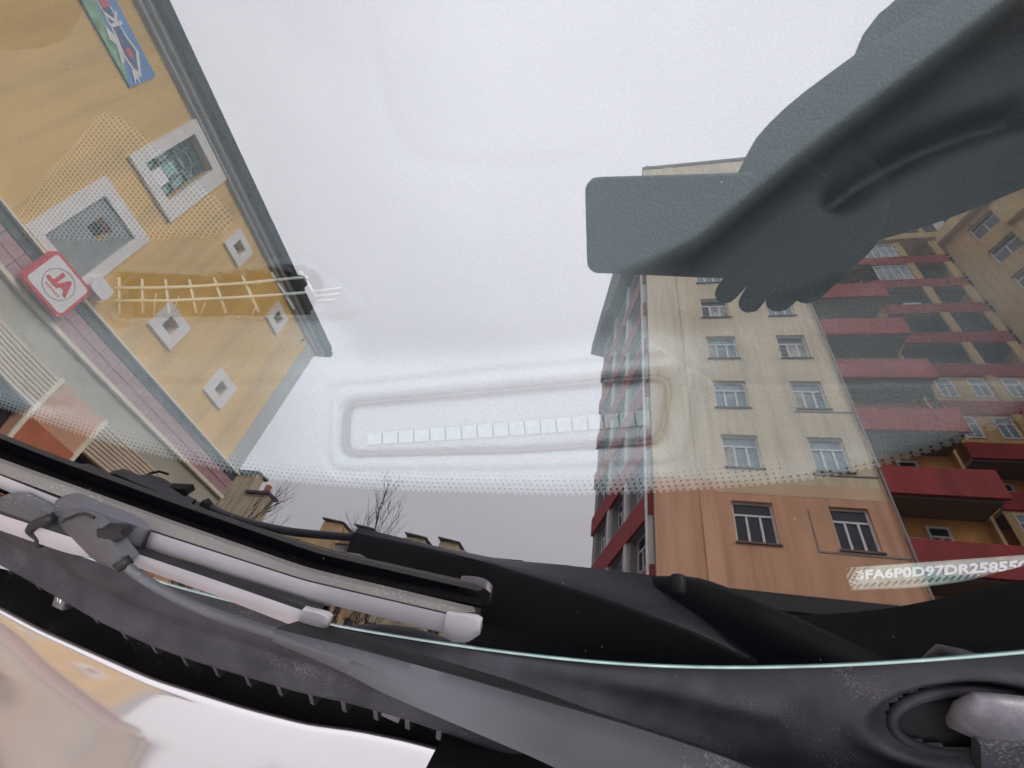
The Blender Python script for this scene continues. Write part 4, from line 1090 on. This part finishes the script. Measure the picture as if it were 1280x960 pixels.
for i in range(70):
    U, Lw = gh(*up[i], hU[i]), lo_w[i]
    Rg = on_plane(*rg_[i], (U + Lw) / 2 + GN * .004, np.cross(np.array([1.0, -.1, 0]), Lw - U))
    dn = np.array([0, 0, -1.0]); t_ = .028 + .012 * min(1, i / 32)  # skirt deepened to block low reflections in the glass
    rings.append([U, U * .6 + Rg * .4 + GN * .0006, U * .2 + Rg * .8 + GN * .0012, Rg, Rg * .75 + Lw * .25 + GN * .001, Lw, Lw + dn * .004, Lw * .82 + U * .18 + dn * t_, Lw * .72 + U * .28 + dn * t_, U + dn * .003])
arm = in_car(loft('wiper_arm', rings, ['arm_paint', 'black_rubber'], None, ang=50))
for p in arm.data.polygons:
    if p.index < 69 * 10 and p.index % 10 in (5, 6, 7, 8, 9): p.material_index = 1
arm['label'] = "broad ridged grey wiper arm of the driver's side"
# head of the arm sloping to the spindle
hd = [((1000, 985), (900, 1060)), ((1050, 1000), (950, 1080)), ((1110, 1000), (1040, 1085)), ((1180, 985), (1130, 1070)), ((1250, 960), (1220, 1040))]
hh_ = [(.032, .060), (.030, .055), (.022, .044), (.014, .032), (.008, .022)]
rings = []
for j_, O_ in enumerate(smooth_line([(.045, -.1405, 1.0395), (.066, -.1445, 1.0415), (.078, -.1485, 1.0410), (.088, -.1518, 1.0375), (.1161, -.1536, 1.0282), (.1421, -.155, 1.0196), (.1642, -.1555, 1.0123), (.20, -.157, 1.000)], 24, 1)):
    rings.append([O_ + np.array(q) * np.array([1, min(1, .1 + j_ / 9), min(1, .3 + j_ / 9)]) for q in ((0, 0, 0), (0, .008, .003), (0, .018, .001), (0, .026, -.006), (0, .024, -.022), (0, 0, -.040))])
loft('arm_head', rings, 'black_rubber', arm, ang=70)
bo = mirrored(848, 729, .084)
bolt = [[bo + np.array([math.cos(t) * r, math.sin(t) * r, z]) for t in np.linspace(0, 2 * math.pi, 14, endpoint=False)] for r, z in ((.0015, -.008), (.0038, -.007), (.0048, -.003), (.0048, .004))]
loft('arm_bolt', bolt, 'clip_plastic', arm)
# rod and tip
rod = smooth_line([(150, 700), (175, 722), (215, 745), (260, 765), (305, 780), (350, 794)], 26, 3)
rh = np.linspace(.027, .038, 26)
MB().tube([tuple(gh(x, y, h)) for (x, y), h in zip(rod, rh)], [.0026] * 26, 12).build('rod', 'arm_paint', arm, True)
for (x, y) in ((157, 706),):
    c = [tuple(gh(150 + 4 * q, 700 + 4.6 * q, .0275)) for q in range(3)]
    MB().tube(c, [.0040] * 3, 12).build('crimp_ring', 'black_rubber', arm, True)
tip = [((74, 644), (77, 650), .0180), ((84, 639), (80, 662), .0195), ((100, 640), (90, 677), .0210), ((118, 651), (105, 691), .0225), ((135, 670), (122, 703), .0240), ((150, 691), (137, 709), .0260), ((160, 703), (148, 715), .0275)]
rings = []
for a_, b_, h in tip:
    U, Lw = gh(*a_, h - .001), gh(*b_, h - .003)
    rings.append([U, U * .7 + Lw * .3 + GN * .0022, U * .35 + Lw * .65 + GN * .0025, Lw, Lw - GN * .007, U - GN * .007])
loft('arm_tip', rings, 'arm_paint', arm, ang=55)
# adapter clamp holding the blade
ad = [((64, 640), (72, 652), .0165), ((70, 625), (80, 657), .0180), ((82, 624), (95, 662), .0185), ((110, 636), (118, 674), .0185), ((150, 650), (150, 684), .0180), ((178, 660), (168, 690), .0165), ((186, 664), (177, 690), .0150)]
rings = []
for a_, b_, h in ad:
    U, Lw = gh(*a_, h - .002), gh(*b_, h - .002)
    rings.append([U - GN * .006, U, U * .5 + Lw * .5 + GN * .0025, Lw, Lw - GN * .006])
loft('adapter', rings, 'cowl_smooth', bA, ang=55)
ck = [gh(*q, .0235) for q in ((120, 662), (150, 664), (154, 672), (138, 678), (122, 676))]
V = ck + [q - GN * .006 for q in ck]
mesh_obj('release_tab', V, [(0, 1, 2, 3, 4), (9, 8, 7, 6, 5)] + [(i, 5 + i, 5 + (i + 1) % 5, (i + 1) % 5) for i in range(5)], 'black_rubber', bA)
# edge line of the clamp
MB().tube([tuple(gh(*q, .0150)) for q in ((187, 664), (182, 675), (178, 687))], .0009, 6).build('clamp_gap', 'black_rubber', bA)
MB().tube([tuple(gh(*q, h)) for q, h in (((76, 656), .0185), ((82, 649), .0205), ((97, 643), .0218), ((106, 642), .0222), ((118, 647), .0225))], .0008, 6).build('tip_seam', 'black_rubber', arm)
# washer hose looping at the left
hose = smooth_line([(62, 648), (58, 652), (44, 655), (38, 662), (45, 668), (52, 672), (50, 680)], 24, 2)
MB().tube([tuple(gh(x, y, .022 - .0002 * i)) for i, (x, y) in enumerate(hose)], .0028, 8).build('washer_hose', 'black_rubber', arm, True)
jb = [gh(*q, .0190) for q in ((0, 622), (22, 622), (62, 642), (62, 652), (40, 656), (0, 640))]
V = jb + [q - GN * .005 for q in jb]
o = mesh_obj('hose_joint', V, [(0, 1, 2, 3, 4, 5), (11, 10, 9, 8, 7, 6)] + [(i, 6 + i, 6 + (i + 1) % 6, (i + 1) % 6) for i in range(6)], 'arm_paint', bB); fix_normals(o)

# corroded wiper spindle at the right edge
sp0 = [((1184, 902), 6, .008), ((1196, 896), 17, .011), ((1222, 896), 27, .012), ((1255, 902), 30, .011), ((1290, 908), 32, .009), ((1340, 915), 34, .006)]
rings = []
for (x, y), w, h in sp0:
    c = gh(x, y, h); q = gh(x, y + 10, h) - c; sc_ = np.linalg.norm(q) / 10; v_ = q / np.linalg.norm(q)
    rings.append([c + v_ * math.cos(t) * w * sc_ + GN * math.sin(t) * w * sc_ * .45 for t in np.linspace(0, 2 * math.pi, 18, endpoint=False)])
spd = in_car(loft('wiper_spindle', rings, 'spindle_metal', None, ang=80))
spd['label'] = 'corroded metal wiper spindle in its oval cowl hole'
rgr = random.Random(4); dm = MB()
for i in range(70):
    a_ = rgr.uniform(.02, .62); b_ = edge_b(a_) + rgr.random() ** 1.5 * .30 + .004
    c = glass_pt(a_, b_, .0003); r = rgr.choice((.00012, .00016, .0002))
    dm.tube([tuple(c), tuple(c + GN * r)], [r, r * .5], 5)
du = dm.build('dust_specks', 'dust', ws); du['kind'] = 'stuff'
# lip in front of the hole and the corner plate
def cowl_at(x, y):
    k_ = np.argmin((PX[..., 0] - x) ** 2 + (PX[..., 1] - y) ** 2); return gz(x, y, G3.reshape(-1, 3)[k_, 2])
rim = [cowl_at(1212 + 99 * math.cos(t), 903 + 41 * math.sin(t)) for t in np.linspace(0, 2 * math.pi, 49)]
rim = smooth_line(rim, 60, 4)
MB().tube([tuple(q) for q in rim], .0027, 10).build('hole_rim', 'cowl_plastic', cowl, True)
V = [gh(*q, .0195) for q in ((1226, 931), (1300, 934), (1300, 1000), (1228, 985))]; V += [q - GN * .006 for q in V]
o = mesh_obj('corner_plate', V, [(0, 1, 2, 3), (7, 6, 5, 4), (0, 4, 5, 1), (1, 5, 6, 2), (2, 6, 7, 3), (3, 7, 4, 0)], 'cowl_smooth', cowl); fix_normals(o)
# hood seal on the driver's side, extended leftward as unseen blocker of mirrored buildings
sl = [mirrored(x, y, t) for x, y, t in ((590, 772, .085), (650, 764, .09), (720, 758, .09), (800, 756, .095), (880, 765, .10), (940, 778, .10), (1000, 771, .10), (1100, 764, .10), (1200, 744, .10), (1280, 727, .10), (1380, 700, .11))]
sl = smooth_line(sl, 40, 3)
rings = []
for q in sl:
    rings.append([q + fwd3 * f_ + np.array([0, 0, z_]) for f_, z_ in ((-.003, -.06), (-.003, -.003), (-.0015, 0), (.0015, 0), (.004, -.003), (.004, -.06))])
loft('hood_seal_blocker', rings, 'black_rubber', cowl, ang=50)

# ---- rest of the body
def car_pt(a, b, z): return (*wxy(a, b), z)
for sgn in (1, -1):
    prof = [(-1.28, .30), (3.45, .30), (3.50, .62), (3.42, .92), (2.6, .98), (.1, .94), (-.35, .90), (-1.0, .80), (-1.25, .62)]
    V = [car_pt(sgn * .70, b, z) for b, z in prof] + [car_pt(sgn * .90, b, z - (.02 if z > .6 else 0)) for b, z in prof]; k = len(prof)
    o = in_car(mesh_obj('side_panel', V, [tuple(range(k)), tuple(range(2 * k - 1, k - 1, -1))] + [(i, (i + 1) % k, k + (i + 1) % k, k + i) for i in range(k)], 'car_paint')); fix_normals(o)
    pil = [car_pt(sgn * (.745 - .145 * t), .10 + (.72) * t, .985 + .41 * t + .03 * math.sin(math.pi * t)) for t in np.linspace(-.06, 1, 10)]
    in_car(MB().tube(pil, .028, 10).build('pillar', 'car_paint', None, True))
    for b in (-.72, 2.05 + .05):
        tb = [car_pt(sgn * x, b, .33) for x in (.70, .915)]
        w_ = in_car(MB().tube(tb, .33, 28).build('wheel', 'tyre', None)); auto_smooth(w_, 50)
        MB().tube([car_pt(sgn * x, b, .33) for x in (.80, .925)], .22, 20).build('rim', 'rim_metal', w_)
rings = []
for t in np.linspace(0, 1, 9):
    b = .80 + 1.45 * t; zr = 1.405 + .05 * math.sin(math.pi * min(1, t * 1.1) * .8)
    rings.append([car_pt(a, b, zr - .06 * (abs(a) / .62) ** 3 + dz_) for dz_, sq_ in ((0, 1), (-.03, -1)) for a in (np.linspace(-.62, .62, 11) * sq_)])
in_car(loft('roof', rings, 'car_paint', None))
V = [car_pt(a, b, z) for a, b, z in ((-.6, 2.25, 1.38), (.6, 2.25, 1.38), (.72, 2.95, 1.0), (-.72, 2.95, 1.0))]; V += [np.array(q) - np.array([0, 0, .006]) for q in V]
in_car(mesh_obj('rear_window', V, [(3, 2, 1, 0), (4, 5, 6, 7), (0, 1, 5, 4), (1, 2, 6, 5), (2, 3, 7, 6), (3, 0, 4, 7)], 'window_glass'))
V = [car_pt(a, b, z) for a, b, z in ((-.8, 2.93, 1.0), (.8, 2.93, 1.0), (.8, 3.48, .94), (-.8, 3.48, .94), (-.8, 3.5, .35), (.8, 3.5, .35))]
in_car(mesh_obj('trunk_lid', V, [(0, 1, 2, 3), (3, 2, 5, 4)], 'car_paint'))
V = [car_pt(a, b, z) for a, b, z in ((-.8, -1.1, .76), (.8, -1.1, .76), (.72, -1.34, .6), (-.72, -1.34, .6), (-.72, -1.34, .28), (.72, -1.34, .28))]
in_car(mesh_obj('front_bumper', V, [(0, 1, 2, 3), (3, 2, 5, 4)], 'car_paint'))
V = [car_pt(a, b, z) for a, b, z in ((-.8, .5, .42), (.8, .5, .42), (.8, 3.0, .42), (-.8, 3.0, .42))]
in_car(mesh_obj('cabin_floor', V, [(0, 1, 2, 3)], 'seat_fabric'))
for a in (-.36, .36):
    rings = [[car_pt(a + x * w, 1.15 + dz_ * .28 + y * .05, .62 + dz_ * .62) for x, y in ((-1, -1), (1, -1), (1, 1), (-1, 1))] for w, dz_ in ((.24, 0), (.25, .3), (.24, .8), (.17, 1.0))]
    in_car(loft('seat_back', rings, 'seat_fabric', None, ang=30))
    rings = [[car_pt(a + x * .24, b, .60 + z) for x, z in ((-1, -.15), (1, -.15), (1, 0), (-1, 0))] for b in (.70, 1.15)]
    in_car(loft('seat_cushion', rings, 'seat_fabric', None, ang=30))
sw = [car_pt(.36 + .185 * math.cos(t), .55 + .07 * math.sin(t), .86 + .16 * math.sin(t)) for t in np.linspace(0, 2 * math.pi, 33)]
stw = in_car(MB().tube(sw, .014, 8).build('steering_wheel', 'black_rubber', None, True))
MB().tube([car_pt(.18, .55, .86), car_pt(.36, .53, .86), car_pt(.54, .55, .86)], [.015, .05, .015], 8).build('spoke', 'black_rubber', stw)

# ================================================================== phone and photographer
def cw(x, y, z): return EYE + RM @ np.array([x, y, z])
def rrect(x0, x1, y0, y1, r, k=7): return rounded(x0, x1, y0, y1, r, k)
ph = empty('phone', 'dark phone held flat over the windshield, its rounded corner mirrored in the glass', 'phone', tuple(cw(.06, .011, -.005)))
PH_INV = Matrix.Translation(-ph.location)
rings = []
for z, ins in ((-.0016, .0012), (-.0022, .0003), (-.0035, 0), (-.0075, 0), (-.0088, .0003), (-.0094, .0014)):
    rings.append([cw(x, y, z) for x, y in rrect(-.018 + ins, .138 - ins, -.026 + ins, .048 - ins, .009)])
o = loft('phone_body', rings, 'phone_black', None, ang=60); o.parent = ph; o.matrix_parent_inverse = PH_INV
V = [cw(x, y, -.00965) for x, y in rrect(-.0155, .1355, -.0235, .0455, .006)]
o = mesh_obj('screen', V + [q + RM @ np.array([0, 0, .0002]) for q in V], [tuple(range(len(V))), tuple(reversed(range(len(V), 2 * len(V))))] , 'phone_glass'); o.parent = ph; o.matrix_parent_inverse = PH_INV

def skin_body(name, verts, edges, radii, root=0, sub=2):
    me = bpy.data.meshes.new(name); me.from_pydata([tuple(map(float, v)) for v in verts], edges, []); me.update()
    o = bpy.data.objects.new(name, me); COL.objects.link(o)
    md = o.modifiers.new('skin', 'SKIN'); md.branch_smoothing = .3
    sv = me.skin_vertices[0].data
    for i, r in enumerate(radii): sv[i].radius = r if isinstance(r, tuple) else (r, r); sv[i].use_root = (i == root)
    s = o.modifiers.new('sub', 'SUBSURF'); s.levels = sub; s.render_levels = sub
    dg = bpy.context.evaluated_depsgraph_get(); dg.update()
    m2 = bpy.data.meshes.new_from_object(o.evaluated_get(dg))
    bpy.data.objects.remove(o)
    return m2
hx = .0
B = []; ED = []; RD = []
def jv(p, r, link=None):
    B.append(tuple(p)); RD.append(r)
    if link is not None: ED.append((link, len(B) - 1))
    return len(B) - 1
pel = jv((.85, -.04, .98), (.18, .14)); wai = jv((.78, -.02, 1.14), (.185, .14), pel); che = jv((.66, .01, 1.34), (.21, .15), wai)
upc = jv((.58, .02, 1.47), (.17, .12), che); nk = jv((.51, .01, 1.55), .07, upc); hd0 = jv((.455, .0, 1.60), .08, nk)
hd1 = jv((.40, -.01, 1.66), (.098, .108), hd0); hd2 = jv((.385, -.01, 1.73), (.080, .098), hd1); hd3 = jv((.37, -.01, 1.78), (.05, .06), hd2)
# reaching arm, from the shoulder to the wrist that the glass mirrors
sh1 = jv((.55, .14, 1.47), .095, upc)
arm_px = [((1420, 40), .46, .085), ((1275, 100), .37, .085), ((1145, 160), .30, .080), ((1040, 215), .25, .068), ((965, 262), .225, .052)]
last = sh1
for q, t, r in arm_px: last = jv(mirrored(*q, t), r, last)
wrist = jv(cw(.168, -.004, -.018), (.032, .026), last); palm = jv(cw(.140, .010, .010), (.034, .015), wrist)
for ring_ in ([(.104, .026, .012), (.092, .046, .011), (.088, .060, .003), (.090, .062, -.012)], [(.120, .030, .013), (.109, .050, .012), (.106, .066, .003), (.108, .068, -.012)], [(.136, .034, .013), (.127, .052, .012), (.124, .064, .003), (.126, .066, -.012)], [(.150, .034, .010), (.144, .046, .010), (.141, .056, .002), (.142, .058, -.010)]):
    l_ = palm
    for i, q in enumerate(ring_): l_ = jv(cw(*q), (.0092, .0088, .0084, .0070)[i], l_)
l_ = palm
for i, q in enumerate([(.130, -.018, .004), (.112, -.030, -.002), (.095, -.031, -.010)]): l_ = jv(cw(*q), (.012, .0105, .008)[i], l_)
# other arm hanging
s2_ = jv((.70, -.25, 1.44), .078, upc); e2 = jv((.82, -.36, 1.20), .062, s2_); w2_ = jv((.80, -.40, .97), .042, e2); p2 = jv((.79, -.40, .90), (.036, .020), w2_)
for i in range(4): k_ = jv((.765 + .018 * i, -.405, .85), .0105, p2); k_ = jv((.76 + .018 * i, -.395, .80 + (.01 if i in (0, 3) else 0)), .008, k_)
k_ = jv((.745, -.375, .87), .012, p2); jv((.735, -.36, .835), .009, k_)
# legs
for dy in (.08, -.28):
    hp_ = jv((.88, dy, .90), .105, pel); kn = jv((.90, dy, .50), .072, hp_); an_ = jv((.96, dy, .09), .052, kn); to = jv((.80, dy - .02, .045), (.045, .035), an_)
pm = skin_body('person', B, ED, RD)
for k in ('jacket', 'trousers', 'shaded_skin', 'jacket'): pm.materials.append(MATS[k])
co = np.empty(len(pm.vertices) * 3); pm.vertices.foreach_get('co', co); co = co.reshape(-1, 3)
hw = np.array(cw(.150, 0, -.04)); mi = []
for p in pm.polygons:
    c = co[list(p.vertices)].mean(0); q = 0
    if c[2] < .93 and c[0] > .80 and not (c[1] < -.33 and c[2] > .78): q = 1
    elif np.linalg.norm(c - hw) < .10 and c[0] < .155: q = 2
    elif c[2] > 1.60 and c[0] < .52 and c[1] < .2 and (c[0] - .5) ** 2 + (c[2] - 1.6) ** 2 > .0: q = 2 if abs(c[1] + .015) < .13 and c[0] > .28 else 0
    elif c[2] < .95 and c[1] < -.33: q = 2
    mi.append(q)
pm.polygons.foreach_set('material_index', mi); pm.polygons.foreach_set('use_smooth', [True] * len(pm.polygons))
person = bpy.data.objects.new('person', pm); COL.objects.link(person)
tag(person, 'person in a dark jacket leaning in and reaching the phone over the glass', 'person')
def blob(name, c, r, material, parent, k=16, axis=None):
    bm = bmesh.new(); bmesh.ops.create_uvsphere(bm, u_segments=k, v_segments=k // 2 + 2, radius=1.0)
    for v in bm.verts: v.co = Vector((v.co.x * r[0], v.co.y * r[1], v.co.z * r[2]))
    me = bpy.data.meshes.new(name); bm.to_mesh(me); bm.free(); me.materials.append(MATS[material])
    me.polygons.foreach_set('use_smooth', [True] * len(me.polygons))
    o = bpy.data.objects.new(name, me); COL.objects.link(o); o.location = c; o.parent = parent
    if axis: o.rotation_euler = axis
    return o
blob('hair', (.425, -.012, 1.735), (.098, .092, .088), 'hair', person, axis=(0, .5, 0))
for s in (-1, 1):
    blob('eye', (.335, -.012 + s * .032, 1.69), (.012, .014, .012), 'eye_white', person, 10)
    blob('ear', (.425, -.012 + s * .094, 1.665), (.022, .010, .032), 'skin', person, 10)
blob('nose', (.322, -.012, 1.655), (.020, .014, .026), 'skin', person, 10)
blob('mouth', (.345, -.012, 1.615), (.012, .026, .008), 'lips', person, 10)
